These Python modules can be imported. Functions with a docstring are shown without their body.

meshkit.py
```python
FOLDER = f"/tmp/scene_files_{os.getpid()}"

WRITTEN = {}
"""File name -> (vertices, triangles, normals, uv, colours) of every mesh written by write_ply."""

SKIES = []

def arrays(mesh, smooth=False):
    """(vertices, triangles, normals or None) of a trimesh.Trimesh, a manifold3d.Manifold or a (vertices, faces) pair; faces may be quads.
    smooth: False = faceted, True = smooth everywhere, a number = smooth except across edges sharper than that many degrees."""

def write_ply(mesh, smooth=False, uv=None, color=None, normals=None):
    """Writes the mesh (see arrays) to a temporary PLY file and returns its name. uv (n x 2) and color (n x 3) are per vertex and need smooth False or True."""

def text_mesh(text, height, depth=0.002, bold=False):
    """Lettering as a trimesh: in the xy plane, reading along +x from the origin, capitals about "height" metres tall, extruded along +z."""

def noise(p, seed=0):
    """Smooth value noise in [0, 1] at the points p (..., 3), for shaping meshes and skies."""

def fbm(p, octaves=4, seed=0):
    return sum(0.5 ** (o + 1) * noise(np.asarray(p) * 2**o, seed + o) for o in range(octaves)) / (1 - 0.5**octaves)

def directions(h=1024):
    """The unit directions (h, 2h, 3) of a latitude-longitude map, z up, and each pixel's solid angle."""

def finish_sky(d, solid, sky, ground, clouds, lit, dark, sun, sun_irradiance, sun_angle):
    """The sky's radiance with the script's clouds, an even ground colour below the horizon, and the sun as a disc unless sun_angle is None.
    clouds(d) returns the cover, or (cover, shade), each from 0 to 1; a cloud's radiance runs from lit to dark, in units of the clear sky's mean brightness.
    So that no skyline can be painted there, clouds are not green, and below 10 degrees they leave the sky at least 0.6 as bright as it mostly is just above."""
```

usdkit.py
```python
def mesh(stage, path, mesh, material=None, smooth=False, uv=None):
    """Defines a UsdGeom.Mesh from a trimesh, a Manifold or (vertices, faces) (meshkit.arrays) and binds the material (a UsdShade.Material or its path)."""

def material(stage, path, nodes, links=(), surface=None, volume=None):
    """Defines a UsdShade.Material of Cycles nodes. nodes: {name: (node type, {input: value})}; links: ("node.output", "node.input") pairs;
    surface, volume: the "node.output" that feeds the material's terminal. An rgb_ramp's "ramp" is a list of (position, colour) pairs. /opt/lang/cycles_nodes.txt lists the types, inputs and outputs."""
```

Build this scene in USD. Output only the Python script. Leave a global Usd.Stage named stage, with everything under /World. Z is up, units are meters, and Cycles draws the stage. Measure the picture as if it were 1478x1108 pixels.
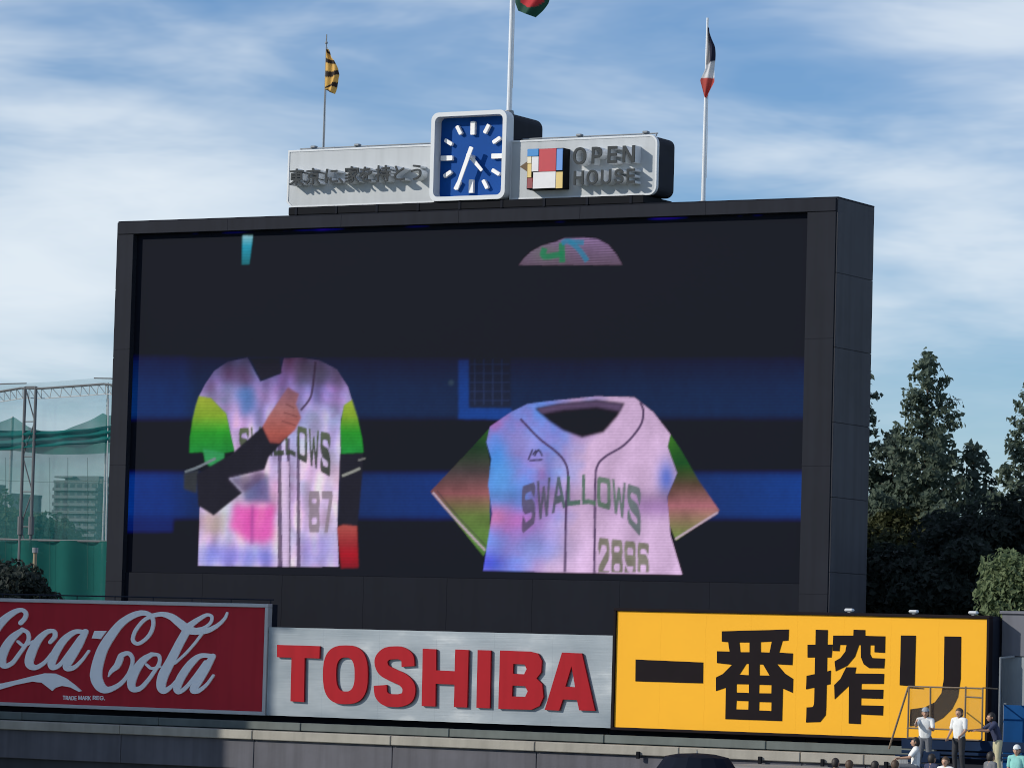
# -*- coding: utf-8 -*-
import math, random, numpy as np, trimesh, shapely, usdkit, meshkit
from shapely import affinity
from shapely.geometry import Polygon, Point, LineString, box as sbox
from shapely.ops import unary_union
from manifold3d import Manifold
from pxr import Usd, UsdGeom, UsdLux, UsdShade, Sdf, Gf, Vt

stage = Usd.Stage.CreateInMemory()
UsdGeom.SetStageUpAxis(stage, 'Z'); UsdGeom.SetStageMetersPerUnit(stage, 1.0)
UsdGeom.Xform.Define(stage, '/World'); UsdGeom.Scope.Define(stage, '/World/Looks')

# ------------------------------------------------------------------ camera
CW, CH, F = 1478.0, 1108.0, 5800.0
CAM = np.array([73.2854, -104.3706, 12.0000]); YAW, PITCH, ROLL = 0.512989, 0.066257, 0.027280
fw = np.array([-math.sin(YAW)*math.cos(PITCH), math.cos(YAW)*math.cos(PITCH), math.sin(PITCH)])
_r = np.array([math.cos(YAW), math.sin(YAW), 0.0]); _u = np.cross(_r, fw)
RT = math.cos(ROLL)*_r + math.sin(ROLL)*_u; UP = -math.sin(ROLL)*_r + math.cos(ROLL)*_u
EXPOSURE = 0.0
SCREEN_GAIN = 0.92
STAND_EDGE, STAND_TOP = -11.5, 26.3  # end and height of the unseen stand that shades the red board
cam = UsdGeom.Camera.Define(stage, '/World/camera')
M4 = Gf.Matrix4d(*RT, 0, *UP, 0, *(-fw), 0, *CAM, 1)
cam.AddTransformOp().Set(M4)
cam.CreateHorizontalApertureAttr(36.0); cam.CreateVerticalApertureAttr(36.0*767/1024)
cam.CreateFocalLengthAttr(36.0*F/CW); cam.CreateClippingRangeAttr(Gf.Vec2f(0.5, 20000)); cam.CreateExposureAttr(EXPOSURE)

# ------------------------------------------------------------------ sky and sun
SUN = np.array([-1.0, -1.0, 0.69]); SUN /= np.linalg.norm(SUN)
EL, ROT = math.asin(SUN[2]), math.atan2(SUN[0], SUN[1])

def dirv(px, py):
    d = fw + RT*((px-CW/2)/F) - UP*((py-CH/2)/F)
    return d/np.linalg.norm(d)
SKY_STRENGTH = 0.12
def sky():
    n = {'geo': ('texture_coordinate', {}),
         'sky': ('sky_texture', {'sky_type': 'single_scattering', 'sun_disc': False, 'sun_elevation': EL, 'sun_rotation': ROT, 'altitude': 30.0, 'air_density': 1.0, 'aerosol_density': 0.0, 'ozone_density': 3.0}),
         'rot': ('vector_rotate', {'rotate_type': 'z_axis', 'angle': -YAW}),
         'map': ('mapping', {'scale': (7, 7, 34), 'location': (2.3, 0.7, 1.1), 'rotation': (0, 0.10, 0)}),
         'warp': ('noise_texture', {'scale': 0.8, 'detail': 2.0}),
         'wmul': ('vector_math', {'math_type': 'scale', 'scale': 0.9}),
         'wadd': ('vector_math', {'math_type': 'add'}),
         'n1': ('noise_texture', {'scale': 1.0, 'detail': 5.0, 'roughness': 0.54, 'distortion': 0.3}),
         'map2': ('mapping', {'scale': (22, 22, 70), 'location': (0.3, 4.7, 2.1), 'rotation': (0, -0.12, 0)}),
         'n2': ('noise_texture', {'scale': 1.0, 'detail': 4.0, 'roughness': 0.55, 'distortion': 0.6}),
         'n2m': ('math', {'math_type': 'multiply', 'value2': 0.26}),
         'sum': ('math', {'math_type': 'add'}),
         'bg': ('background_shader', {'strength': SKY_STRENGTH})}
    L = [('geo.generated', 'rot.vector'), ('rot.vector', 'warp.vector'), ('warp.color', 'wmul.vector1'), ('rot.vector', 'map.vector'), ('map.vector', 'wadd.vector1'), ('wmul.vector', 'wadd.vector2'),
         ('wadd.vector', 'n1.vector'), ('rot.vector', 'map2.vector'), ('map2.vector', 'n2.vector'), ('n2.fac', 'n2m.value1'), ('n1.fac', 'sum.value1'), ('n2m.value', 'sum.value2')]
    last = 'sum.value'
    # cloud banks and openings: (pixel direction they lie in, angular size in degrees across / up, amount)
    for i, (px, py, sx, sy, a) in enumerate(BANKS):
        c = dirv(px, py); right = np.array([c[1], -c[0], 0]); right /= np.linalg.norm(right); up = np.cross(right, c)
        n[f'dr{i}'] = ('vector_math', {'math_type': 'dot_product', 'vector2': tuple(right/math.radians(sx))})
        n[f'du{i}'] = ('vector_math', {'math_type': 'dot_product', 'vector2': tuple(up/math.radians(sy))})
        o = float(np.dot(c, up/math.radians(sy)))
        n[f'ds{i}'] = ('math', {'math_type': 'subtract', 'value2': o})
        n[f'dq{i}'] = ('math', {'math_type': 'multiply'}); n[f'dp{i}'] = ('math', {'math_type': 'multiply'}); n[f'da{i}'] = ('math', {'math_type': 'add'})
        n[f'df{i}'] = ('vector_math', {'math_type': 'dot_product', 'vector2': tuple(c)})
        n[f'dg{i}'] = ('math', {'math_type': 'greater_than', 'value2': 0.0})
        n[f'dn{i}'] = ('math', {'math_type': 'multiply', 'value2': -1.0}); n[f'de{i}'] = ('math', {'math_type': 'exponent'})
        n[f'dm{i}'] = ('math', {'math_type': 'multiply', 'value2': a}); n[f'dh{i}'] = ('math', {'math_type': 'multiply'}); n[f'dt{i}'] = ('math', {'math_type': 'add'})
        L += [('geo.generated', f'dr{i}.vector1'), ('geo.generated', f'du{i}.vector1'), ('geo.generated', f'df{i}.vector1'), (f'df{i}.value', f'dg{i}.value1'), (f'du{i}.value', f'ds{i}.value1'),
              (f'dr{i}.value', f'dq{i}.value1'), (f'dr{i}.value', f'dq{i}.value2'), (f'ds{i}.value', f'dp{i}.value1'), (f'ds{i}.value', f'dp{i}.value2'), (f'dq{i}.value', f'da{i}.value1'), (f'dp{i}.value', f'da{i}.value2'),
              (f'da{i}.value', f'dn{i}.value1'), (f'dn{i}.value', f'de{i}.value1'), (f'de{i}.value', f'dm{i}.value1'), (f'dm{i}.value', f'dh{i}.value1'), (f'dg{i}.value', f'dh{i}.value2'),
              (last, f'dt{i}.value1'), (f'dh{i}.value', f'dt{i}.value2')]
        last = f'dt{i}.value'
    n['ramp'] = ('rgb_ramp', {'ramp': CLOUD_RAMP})
    n['tint'] = ('mix', {'mix_type': 'multiply', 'fac': 1.0, 'color2': (0.59, 0.735, 0.945)})
    n['mixc'] = ('mix', {'mix_type': 'mix', 'color2': CLOUD_COLOUR})
    L += [(last, 'ramp.fac'), ('ramp.color', 'mixc.fac'), ('sky.color', 'tint.color1'), ('tint.color', 'mixc.color1'), ('mixc.color', 'bg.color')]
    m = usdkit.material(stage, '/World/Looks/sky_look', n, L, surface='bg.background')
    d = UsdLux.DomeLight.Define(stage, '/World/sky')
    UsdShade.MaterialBindingAPI.Apply(d.GetPrim()).Bind(m)
    p = d.GetPrim(); p.SetCustomDataByKey('kind', 'structure'); p.SetCustomDataByKey('label', 'blue late afternoon sky with soft white cloud streaks'); p.SetCustomDataByKey('category', 'sky')
BANKS = [(120, 210, 3.2, 1.0, 0.19), (-40, 430, 4.5, 1.7, 0.24), (1440, 40, 2.8, 0.8, 0.20), (1400, 330, 2.4, 0.8, 0.20), (640, 150, 2.6, 1.0, -0.13), (1180, 130, 1.5, 0.35, -0.10), (150, 30, 1.6, 0.5, -0.08)]
CLOUD_RAMP = [(0.0, (0, 0, 0)), (0.45, (0.0,)*3), (0.57, (0.13,)*3), (0.70, (0.42,)*3), (0.82, (0.72,)*3), (1.0, (0.93,)*3)]
CLOUD_COLOUR = (6.5, 7.15, 7.75)
sky()
sun = UsdLux.DistantLight.Define(stage, '/World/sun')
sun.CreateIntensityAttr(1.0); sun.CreateAngleAttr(0.5); sun.CreateColorAttr(Gf.Vec3f(1.0, 0.93, 0.82)); sun.CreateNormalizeAttr(True)
zz = SUN; xx = np.cross([0, 0, 1.0], zz); xx /= np.linalg.norm(xx); yy = np.cross(zz, xx)
sun.AddTransformOp().Set(Gf.Matrix4d(*xx, 0, *yy, 0, *zz, 0, 0, 0, 80, 1))

# ------------------------------------------------------------------ helpers
def at(px, py, Y):
    d = fw + RT*((px-CW/2)/F) - UP*((py-CH/2)/F)
    return CAM + d*((Y-CAM[1])/d[1])
def P2(pts, Y):
    return [tuple(at(x, y, Y)[[0, 2]]) for x, y in pts]
def proj(P):
    d = np.asarray(P, float)-CAM; z = d @ fw
    return CW/2+F*(d @ RT)/z, CH/2-F*(d @ UP)/z
USED = {}
def numbered(parent, name):
    k = (parent, name); i = USED.get(k, -1)+1; USED[k] = i
    return name if i == 0 else f'{name}_{i:03d}'
def pathof(parent):
    return '/World' if parent is None else str(parent.GetPath())
def tag(p, label=None, cat=None, group=None, kind=None):
    for k, v in (('label', label), ('category', cat), ('group', group), ('kind', kind)):
        if v: p.SetCustomDataByKey(k, v)
    return p
def obj(name, mesh, mat, parent=None, smooth=False, label=None):
    pp = pathof(parent)
    p = usdkit.mesh(stage, f'{pp}/{numbered(pp, name)}', mesh, mat, smooth=smooth).GetPrim()
    if label: p.SetCustomDataByKey('label', label)
    return p
def thing(name, label, cat, group=None, loc=(0, 0, 0), rz=0, kind=None):
    x = UsdGeom.Xform.Define(stage, '/World/'+numbered('/World', name))
    x.AddTranslateOp().Set(Gf.Vec3d(*map(float, loc)))
    if rz: x.AddRotateZOp().Set(float(rz))
    return tag(x.GetPrim(), label, cat, group, kind)
def dup(root, loc, rz, label, group=None):
    was = root.GetCustomData(); name = root.GetName().rstrip('0123456789').rstrip('_')
    r = thing(name, label, was['category'], group or was.get('group'), loc, rz)
    r.GetReferences().AddInternalReference(root.GetPath()); r.SetInstanceable(True)
    return r
def lin(c):
    c = np.asarray(c, float)/255.0
    return np.where(c <= 0.04045, c/12.92, ((c+0.055)/1.055)**2.4)
MATS = {}
def mat(name, color, rough=0.6, var=0.15, scale=1.5, bump=0.0, metal=0.0, spec=0.5, streak=0.0, trans=0.0):
    """Plain painted or raw surface with uneven tone; streak adds vertical weather marks."""
    if name in MATS: return MATS[name]
    c = np.asarray(color, float)
    n = {'g': ('texture_coordinate', {}), 'n': ('noise_texture', {'scale': scale, 'detail': 5.0, 'roughness': 0.6}),
         'r': ('rgb_ramp', {'ramp': [(0.25, tuple(c*(1-var))), (0.75, tuple(np.minimum(c*(1+var), 0.95)))]}),
         'p': ('principled_bsdf', {'roughness': rough, 'metallic': metal, 'specular_ior_level': spec})}
    L = [('g.object', 'n.vector'), ('n.fac', 'r.fac')]
    out = 'r.color'
    if streak:
        n['m2'] = ('mapping', {'scale': (2.2, 2.2, 0.12)}); n['n2'] = ('noise_texture', {'scale': 1.6, 'detail': 4.0})
        n['r2'] = ('rgb_ramp', {'ramp': [(0.4, (1, 1, 1)), (0.75, (1-streak,)*3)]})
        n['mx'] = ('mix', {'mix_type': 'multiply', 'fac': 1.0})
        L += [('g.object', 'm2.vector'), ('m2.vector', 'n2.vector'), ('n2.fac', 'r2.fac'), (out, 'mx.color1'), ('r2.color', 'mx.color2')]
        out = 'mx.color'
    L.append((out, 'p.base_color'))
    if bump:
        n['nb'] = ('noise_texture', {'scale': scale*12, 'detail': 4.0}); n['b'] = ('bump', {'strength': bump, 'distance': 0.02})
        L += [('g.object', 'nb.vector'), ('nb.fac', 'b.height'), ('b.normal', 'p.normal')]
    surf = 'p.BSDF'
    if trans:
        n['t'] = ('translucent_bsdf', {}); n['mc'] = ('mix_closure', {'fac': trans})
        L += [(out, 't.color'), ('p.BSDF', 'mc.closure1'), ('t.BSDF', 'mc.closure2')]; surf = 'mc.closure'
    MATS[name] = usdkit.material(stage, f'/World/Looks/{name}', n, L, surface=surf)
    return MATS[name]
def net_mat(name, color, cover):
    """Fine netting: threads too thin to draw at this distance, so a mix of open holes and thread."""
    n = {'t': ('transparent_bsdf', {}), 'd': ('diffuse_bsdf', {'color': tuple(color)}), 'l': ('translucent_bsdf', {'color': tuple(color)}),
         'a': ('mix_closure', {'fac': 0.45}), 'g': ('geometry', {}), 'n': ('noise_texture', {'scale': 0.7, 'detail': 4.0}),
         'r': ('rgb_ramp', {'ramp': [(0.3, (cover*0.85,)*3), (0.7, (min(1, cover*1.12),)*3)]}), 'm': ('mix_closure', {})}
    return usdkit.material(stage, f'/World/Looks/{name}', n, [('g.position', 'n.vector'), ('n.fac', 'r.fac'), ('r.color', 'm.fac'), ('d.BSDF', 'a.closure1'), ('l.BSDF', 'a.closure2'), ('t.BSDF', 'm.closure1'), ('a.closure', 'm.closure2')], surface='m.closure')
def vcol_mat(name, rough=0.7, trans=0.0, attr='print_color'):
    n = {'a': ('attribute', {'attribute': attr}), 'p': ('principled_bsdf', {'roughness': rough}), 't': ('translucent_bsdf', {}), 'm': ('mix_closure', {'fac': trans})}
    return usdkit.material(stage, f'/World/Looks/{name}', n, [('a.color', 'p.base_color'), ('a.color', 't.color'), ('p.BSDF', 'm.closure1'), ('t.BSDF', 'm.closure2')], surface='m.closure')
cat = trimesh.util.concatenate
def bx(x0, x1, y0, y1, z0, z1):
    m = trimesh.creation.box((x1-x0, y1-y0, z1-z0)); m.apply_translation(((x0+x1)/2, (y0+y1)/2, (z0+z1)/2)); return m
def bevel(x0, x1, y0, y1, z0, z1, r=0.02):
    """Box with chamfered edges."""
    pts = []
    for sx in (0, 1):
        for sy in (0, 1):
            for sz in (0, 1):
                c = np.array([(x0, x1)[sx], (y0, y1)[sy], (z0, z1)[sz]], float); d = np.array([1-2*sx, 1-2*sy, 1-2*sz])*r
                for k in range(3):
                    e = d.copy(); e[k] = 0; pts.append(c+e)
    return trimesh.Trimesh(*(lambda h: (h.vertices, h.faces))(trimesh.PointCloud(pts).convex_hull))
def tube(a, b, r, r2=None, n=8):
    a, b = np.asarray(a, float), np.asarray(b, float); r2 = r if r2 is None else r2
    d = b-a; d /= np.linalg.norm(d); u = np.cross(d, [0, 0, 1.0] if abs(d[2]) < 0.9 else [1.0, 0, 0]); u /= np.linalg.norm(u); v = np.cross(d, u)
    t = np.arange(n)*2*math.pi/n; ring = np.cos(t)[:, None]*u+np.sin(t)[:, None]*v
    V = np.vstack([a+ring*r, b+ring*r2, [a], [b]]); i = np.arange(n); j = (i+1) % n
    Fc = np.vstack([np.c_[i, i+n, j], np.c_[j, i+n, j+n], np.c_[np.full(n, 2*n), i, j], np.c_[np.full(n, 2*n+1), j+n, i+n]])
    m = trimesh.Trimesh(V, Fc, process=False); m.fix_normals(); return m
RX = trimesh.transformations.rotation_matrix(math.pi/2, [1, 0, 0])
def plate(poly, yb, depth):
    """Prism of an (x, z) outline: its back at y = yb, its front at y = yb - depth."""
    ms = []
    for g in getattr(poly, 'geoms', [poly]):
        if g.geom_type == 'Polygon' and g.area > 1e-6:
            ms.append(trimesh.creation.extrude_polygon(g, depth, engine='earcut'))
    m = cat(ms); m.apply_transform(RX); m.apply_translation((0, yb, 0)); return m
def rrect(x0, x1, z0, z1, r):
    return sbox(x0, z0, x1, z1).buffer(-r).buffer(r, quad_segs=6)
def toplane(poly, Y):
    def one(g):
        return Polygon(P2(list(g.exterior.coords), Y), [P2(list(h.coords), Y) for h in g.interiors])
    return unary_union([one(g).buffer(0) for g in getattr(poly, 'geoms', [poly]) if g.geom_type == 'Polygon'])
def zpoly(pts, off, s, holes=()):
    t = lambda q: [(off[0]+x/s, off[1]+y/s) for x, y in q]
    return Polygon(t(pts), [t(h) for h in holes]).buffer(0)
def spline(pts, k=8):
    p = np.asarray(pts, float); q = np.vstack([2*p[0]-p[1], p, 2*p[-1]-p[-2]]); out = []
    for i in range(1, len(q)-2):
        t = np.linspace(0, 1, k, endpoint=False)[:, None]
        out.append(0.5*((2*q[i])+(-q[i-1]+q[i+1])*t+(2*q[i-1]-5*q[i]+4*q[i+1]-q[i+2])*t**2+(-q[i-1]+3*q[i]-3*q[i+1]+q[i+2])*t**3))
    return np.vstack(out+[p[-1:]])
def brush(pts, off, s, k=7):
    """Stroke of changing width through (x, y, width) points."""
    p = spline(pts, k); p = np.c_[off[0]+p[:, 0]/s, off[1]+p[:, 1]/s, np.maximum(p[:, 2], 4)/s/2]
    hs = [unary_union([Point(a[:2]).buffer(a[2], quad_segs=4), Point(b[:2]).buffer(b[2], quad_segs=4)]).convex_hull for a, b in zip(p[:-1], p[1:])]
    return unary_union(hs).simplify(0.12)

# ------------------------------------------------------------------ ground
M_ground = mat('ground_earth', (0.24, 0.245, 0.19), 0.9, 0.3, 0.05)
g = obj('ground', bx(-2500, 2500, -600, 4000, -1.0, 0.0), M_ground); tag(g, 'flat dull green and grey ground beneath the stadium and city', 'ground', kind='structure')

M_black = mat('cabinet_black', (0.0075, 0.0095, 0.0165), 0.75, 0.12, 0.6, streak=0.15, spec=0.12)
M_black2 = mat('cabinet_charcoal', (0.0145, 0.017, 0.0255), 0.75, 0.12, 0.7, streak=0.2, spec=0.15)
M_side = mat('lifted_side_cladding', (0.040, 0.042, 0.052), 0.7, 0.14, 0.7, streak=0.25, spec=0.15)  # lighter than the front cladding, to offset the shade on the right side
M_dark = mat('recess_black', (0.008, 0.009, 0.012), 0.8, 0.2, 1.0, spec=0.1)
M_navy = mat('navy_steel', (0.014, 0.018, 0.030), 0.7, 0.2, 1.0, spec=0.15)
M_white = mat('sign_white', (0.43, 0.46, 0.485), 0.5, 0.05, 0.8, streak=0.10, spec=0.25)
M_rim = mat('sign_rim', (0.55, 0.58, 0.61), 0.45, 0.04, 0.8)
M_steel = mat('pole_steel', (0.62, 0.64, 0.66), 0.35, 0.08, 2.0, metal=0.3)
M_grey = mat('grey_metal', (0.20, 0.22, 0.24), 0.5, 0.15, 2.0)
M_letter = mat('letter_grey', (0.030, 0.037, 0.042), 0.6, 0.1, 2.0, spec=0.2)

# ------------------------------------------------------------------ scoreboard
sb = thing('scoreboard', 'huge black video scoreboard above the three billboards', 'scoreboard')
BX0, BX1, BZ0, BZ1, BD = 0.0, 25.0, 10.2, 25.2, 2.55
SX0, SX1, SZ0, SZ1, SY = 0.60, 24.10, 14.15, 24.82, 0.22
obj('cabinet', bx(BX0+.03, BX1-.03, 0.42, BD, BZ0, BZ1-.04), M_dark, sb)
obj('back_panel', bx(BX0+.02, BX1-.02, BD, BD+.06, BZ0, BZ1-.05), M_black, sb)
# front cladding: posts, fascia and apron made of separate sheets
zs = np.linspace(BZ0, BZ1-.38, 5)
for a, b in zip(zs[:-1], zs[1:]):
    obj('post_panel', bevel(BX0, SX0, 0.0, 0.42, a+.002, b-.002, .004), M_black2, sb)
    obj('post_panel', bevel(SX1, BX1-.004, 0.0, 0.42, a+.002, b-.002, .004), M_black2, sb)
xs = np.linspace(BX0, BX1, 7)
for a, b in zip(xs[:-1], xs[1:]):
    obj('fascia_panel', bevel(a+.0015, b-.0015, -0.03, 0.42, BZ1-.37, BZ1, .005), M_black2, sb)
xs = np.linspace(SX0, SX1, 9)
for a, b in zip(xs[:-1], xs[1:]):
    obj('apron_panel', bevel(a+.0015, b-.0015, 0.16, 0.42, BZ0, SZ0-.01, .004), M_black, sb)
zs = np.linspace(BZ0, BZ1, 8)
for a, b in zip(zs[:-1], zs[1:]):
    obj('side_panel', bevel(BX1, BX1+.05, 0.03, BD, a+.005, b-.005, .006), M_side, sb)
    obj('side_panel', bevel(BX0-.05, BX0, 0.03, BD, a+.008, b-.008, .008), M_black2, sb)
obj('roof_cap', bevel(BX0-.04, BX1+.04, 0.06, BD+.04, BZ1+.002, BZ1+.05, .01), M_black, sb)
for i in range(6):                                                        # supports below the cabinet
    x = 2.0+i*4.2
    obj('support_column', bx(x-.3, x+.3, 0.9, 1.6, 0.0, BZ0-.004), M_grey, sb)

# ---- the picture on the video wall: one colour for each lamp position, worked out from outlines
NX, NZ = 640, 292
gx = np.linspace(SX0, SX1, NX); gz = np.linspace(SZ0, SZ1, NZ)
GX, GZ = np.meshgrid(gx, gz)
SP = np.stack([GX, np.full_like(GX, SY), GZ], -1)
PX, PY = proj(SP)
dpx = (PX[0, -1]-PX[0, 0])/NX; dpy = (PY[-1, 0]-PY[0, 0])/NZ
IMG = np.zeros(GX.shape+(3,)); IMG[:] = 0.0
def nz(s, seed, ax=1.0, ay=1.0, oc=3):
    return meshkit.fbm(np.stack([PX/s*ax, PY/s*ay, np.full_like(PX, 3.7)], -1), oc, seed)
def cover(poly, soft=0):
    c = np.zeros(PX.shape)
    x0, y0, x1, y1 = poly.bounds
    w = (PX > x0-4) & (PX < x1+4) & (PY > y0-4) & (PY < y1+4)
    if not w.any(): return c
    for ox in (-.33, 0, .33):
        for oy in (-.33, 0, .33):
            c[w] += shapely.contains_xy(poly, PX[w]+ox*dpx, PY[w]+oy*abs(dpy))
    c /= 9
    if soft:
        from scipy.ndimage import gaussian_filter
        c = gaussian_filter(c, soft)
    return c
def paint(poly, col, a=1.0, soft=0, clip=None):
    """col: sRGB triple or an array; painted as light."""
    global IMG
    c = (cover(poly, soft)*a)[..., None]
    if clip is not None: c = c*clip[..., None]
    IMG = IMG*(1-c)+lin(col)*c
def grad(stops, v):
    p = [s[0] for s in stops]; q = np.array([s[1] for s in stops], float)
    return np.stack([np.interp(v, p, q[:, k]) for k in range(3)], -1)
S5 = lambda pts, holes=(): zpoly(pts, (250, 500), 3.26, holes)
S2 = lambda pts, holes=(): zpoly(pts, (600, 480), 2.916, holes)
def line(pts, w, f, k=6):
    off, s = f
    p = spline(pts, k); return LineString([(off[0]+x/s, off[1]+y/s) for x, y in p]).buffer(w/s/2, cap_style='flat')
f5, f2, f7 = ((250, 500), 3.26), ((600, 480), 2.916), ((720, 640), 5.539)
STROKES = {'S': [[(1, .85), (.8, 1), (.2, 1), (0, .85), (0, .62), (.2, .52), (.8, .48), (1, .36), (1, .15), (.8, 0), (.2, 0), (0, .15)]],
           'W': [[(0, 1), (.22, 0), (.5, .8), (.78, 0), (1, 1)]], 'A': [[(0, 0), (.5, 1), (1, 0)], [(.2, .32), (.8, .32)]],
           'L': [[(0, 1), (0, 0), (1, 0)]], 'O': [[(.2, 0), (0, .15), (0, .85), (.2, 1), (.8, 1), (1, .85), (1, .15), (.8, 0), (.2, 0)]],
           '2': [[(0, .8), (.2, 1), (.8, 1), (1, .8), (1, .6), (0, .15), (0, 0), (1, 0)]],
           '8': [[(.2, .53), (0, .68), (0, .85), (.2, 1), (.8, 1), (1, .85), (1, .68), (.8, .53), (.2, .53), (0, .4), (0, .15), (.2, 0), (.8, 0), (1, .15), (1, .4), (.8, .53)]],
           '9': [[(.0, .12), (.2, 0), (.8, 0), (1, .15), (1, .85), (.8, 1), (.2, 1), (0, .85), (0, .6), (.2, .47), (1, .47)]],
           '6': [[(1, .88), (.8, 1), (.2, 1), (0, .85), (0, .15), (.2, 0), (.8, 0), (1, .15), (1, .4), (.8, .53), (0, .53)]],
           '7': [[(0, 1), (1, 1), (.35, 0)]]}
def glyph(ch, w=0.26):
    w = w*{'W': .62, 'A': .72, 'L': .9}.get(ch, 1)
    g = unary_union([LineString(s).buffer(w/2, cap_style='square', join_style='bevel') for s in STROKES[ch]]).intersection(sbox(-w/2, -.03, 1+w/2, 1.03))
    x0, y0, x1, y1 = g.bounds
    return shapely.segmentize(affinity.affine_transform(g, [1/(x1-x0), 0, 0, 1/(y1-y0), -x0/(x1-x0), -y0/(y1-y0)]), 0.08)
def warp(g, fn):
    return shapely.transform(g, lambda a: np.array([fn(x, y) for x, y in a])).buffer(0)
def arched(text, x0, x1, top, bot, w=0.26, pad=.14):
    """Letters from x0 to x1 with top(x) and bot(x) in picture points."""
    n = len(text); out = []
    for i, ch in enumerate(text):
        a = x0+(x1-x0)*(i+pad)/n; b = x0+(x1-x0)*(i+1-pad)/n
        out.append(warp(glyph(ch, w), lambda x, y: (a+(b-a)*x, bot(a+(b-a)*x)+(top(a+(b-a)*x)-bot(a+(b-a)*x))*y)))
    return out
# background of the picture: blue dugout wall in bands, dark gaps between
v = 0.75+0.5*nz(90, 5, 1, .3)
blueA = grad([(0, (20, 62, 128)), (262, (22, 60, 124)), (285, (30, 54, 100)), (660, (32, 52, 94)), (930, (32, 54, 98)), (1170, (30, 58, 108))], PX)*v[..., None]**.4
paint(sbox(150, 512, 1170, 604), blueA, 0.75, 3.0)
paint(sbox(150, 682, 1170, 748), grad([(0, (18, 56, 140)), (240, (20, 56, 136)), (300, (28, 46, 92)), (520, (28, 52, 110)), (640, (26, 58, 132)), (1000, (30, 56, 118)), (1170, (24, 66, 148))], PX), 0.85, 2.5)
paint(sbox(150, 745, 250, 768), (16, 46, 120), .7, 1.5)
paint(S2([(180, 115), (225, 115), (225, 315), (400, 318), (430, 365), (180, 362)]), (28, 72, 158), .9, 0.8)
paint(S2([(225, 100), (400, 100), (400, 315), (225, 315)]), (34, 40, 62), .8, 0.8)
for k in range(4): paint(S2([(245+k*38, 110), (252+k*38, 110), (252+k*38, 305), (245+k*38, 305)]), (50, 66, 110), .5)
for k in range(5): paint(S2([(228, 130+k*38), (395, 130+k*38), (395, 136+k*38), (228, 136+k*38)]), (46, 60, 104), .5)
paint(Point(651, 552).buffer(4), (70, 90, 110), .6, .8)
# ---- left figure
arm = (34, 34, 46)
jl = grad([(512, (96, 80, 120)), (545, (134, 120, 186)), (600, (176, 160, 216)), (690, (206, 184, 222)), (820, (200, 184, 226))], PY)
n1, n2, n3 = nz(38, 11), nz(30, 12), nz(22, 13)
jl = jl+((n1-.5)*95)[..., None]*np.array([-.6, .25, .4])+((n2-.5)*70)[..., None]*np.array([.5, -.4, .2])
fold = 1.03+0.20*(np.sin(PX/4.2+4*n1+PY/45)*n2)+.16*(np.sin((PX-PY*.6)/9+6*n2)*n3)
jl = np.clip(jl*fold[..., None], 30, 235)
jersey = S5([(150, 178), (192, 116), (255, 72), (350, 52), (385, 120), (410, 165), (505, 128), (520, 56), (600, 52), (690, 66), (770, 108), (822, 190), (840, 252), (805, 276), (788, 340), (786, 500), (772, 800), (778, 1035), (118, 1030), (125, 755), (180, 600), (290, 500), (268, 400), (250, 315), (178, 242), (122, 234)])
paint(jersey, jl)
JC = cover(jersey)
paint(S5([(360, 55), (500, 55), (512, 125), (412, 160)]), (44, 44, 62), 1, .6)
paint(S5([(200, 100), (330, 80), (400, 170), (300, 180), (210, 170)]), (120, 70, 110), .6, 3, clip=JC)
paint(S5([(290, 200), (380, 190), (400, 300), (320, 330)]), (70, 140, 215), .7, 3, clip=JC)
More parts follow.
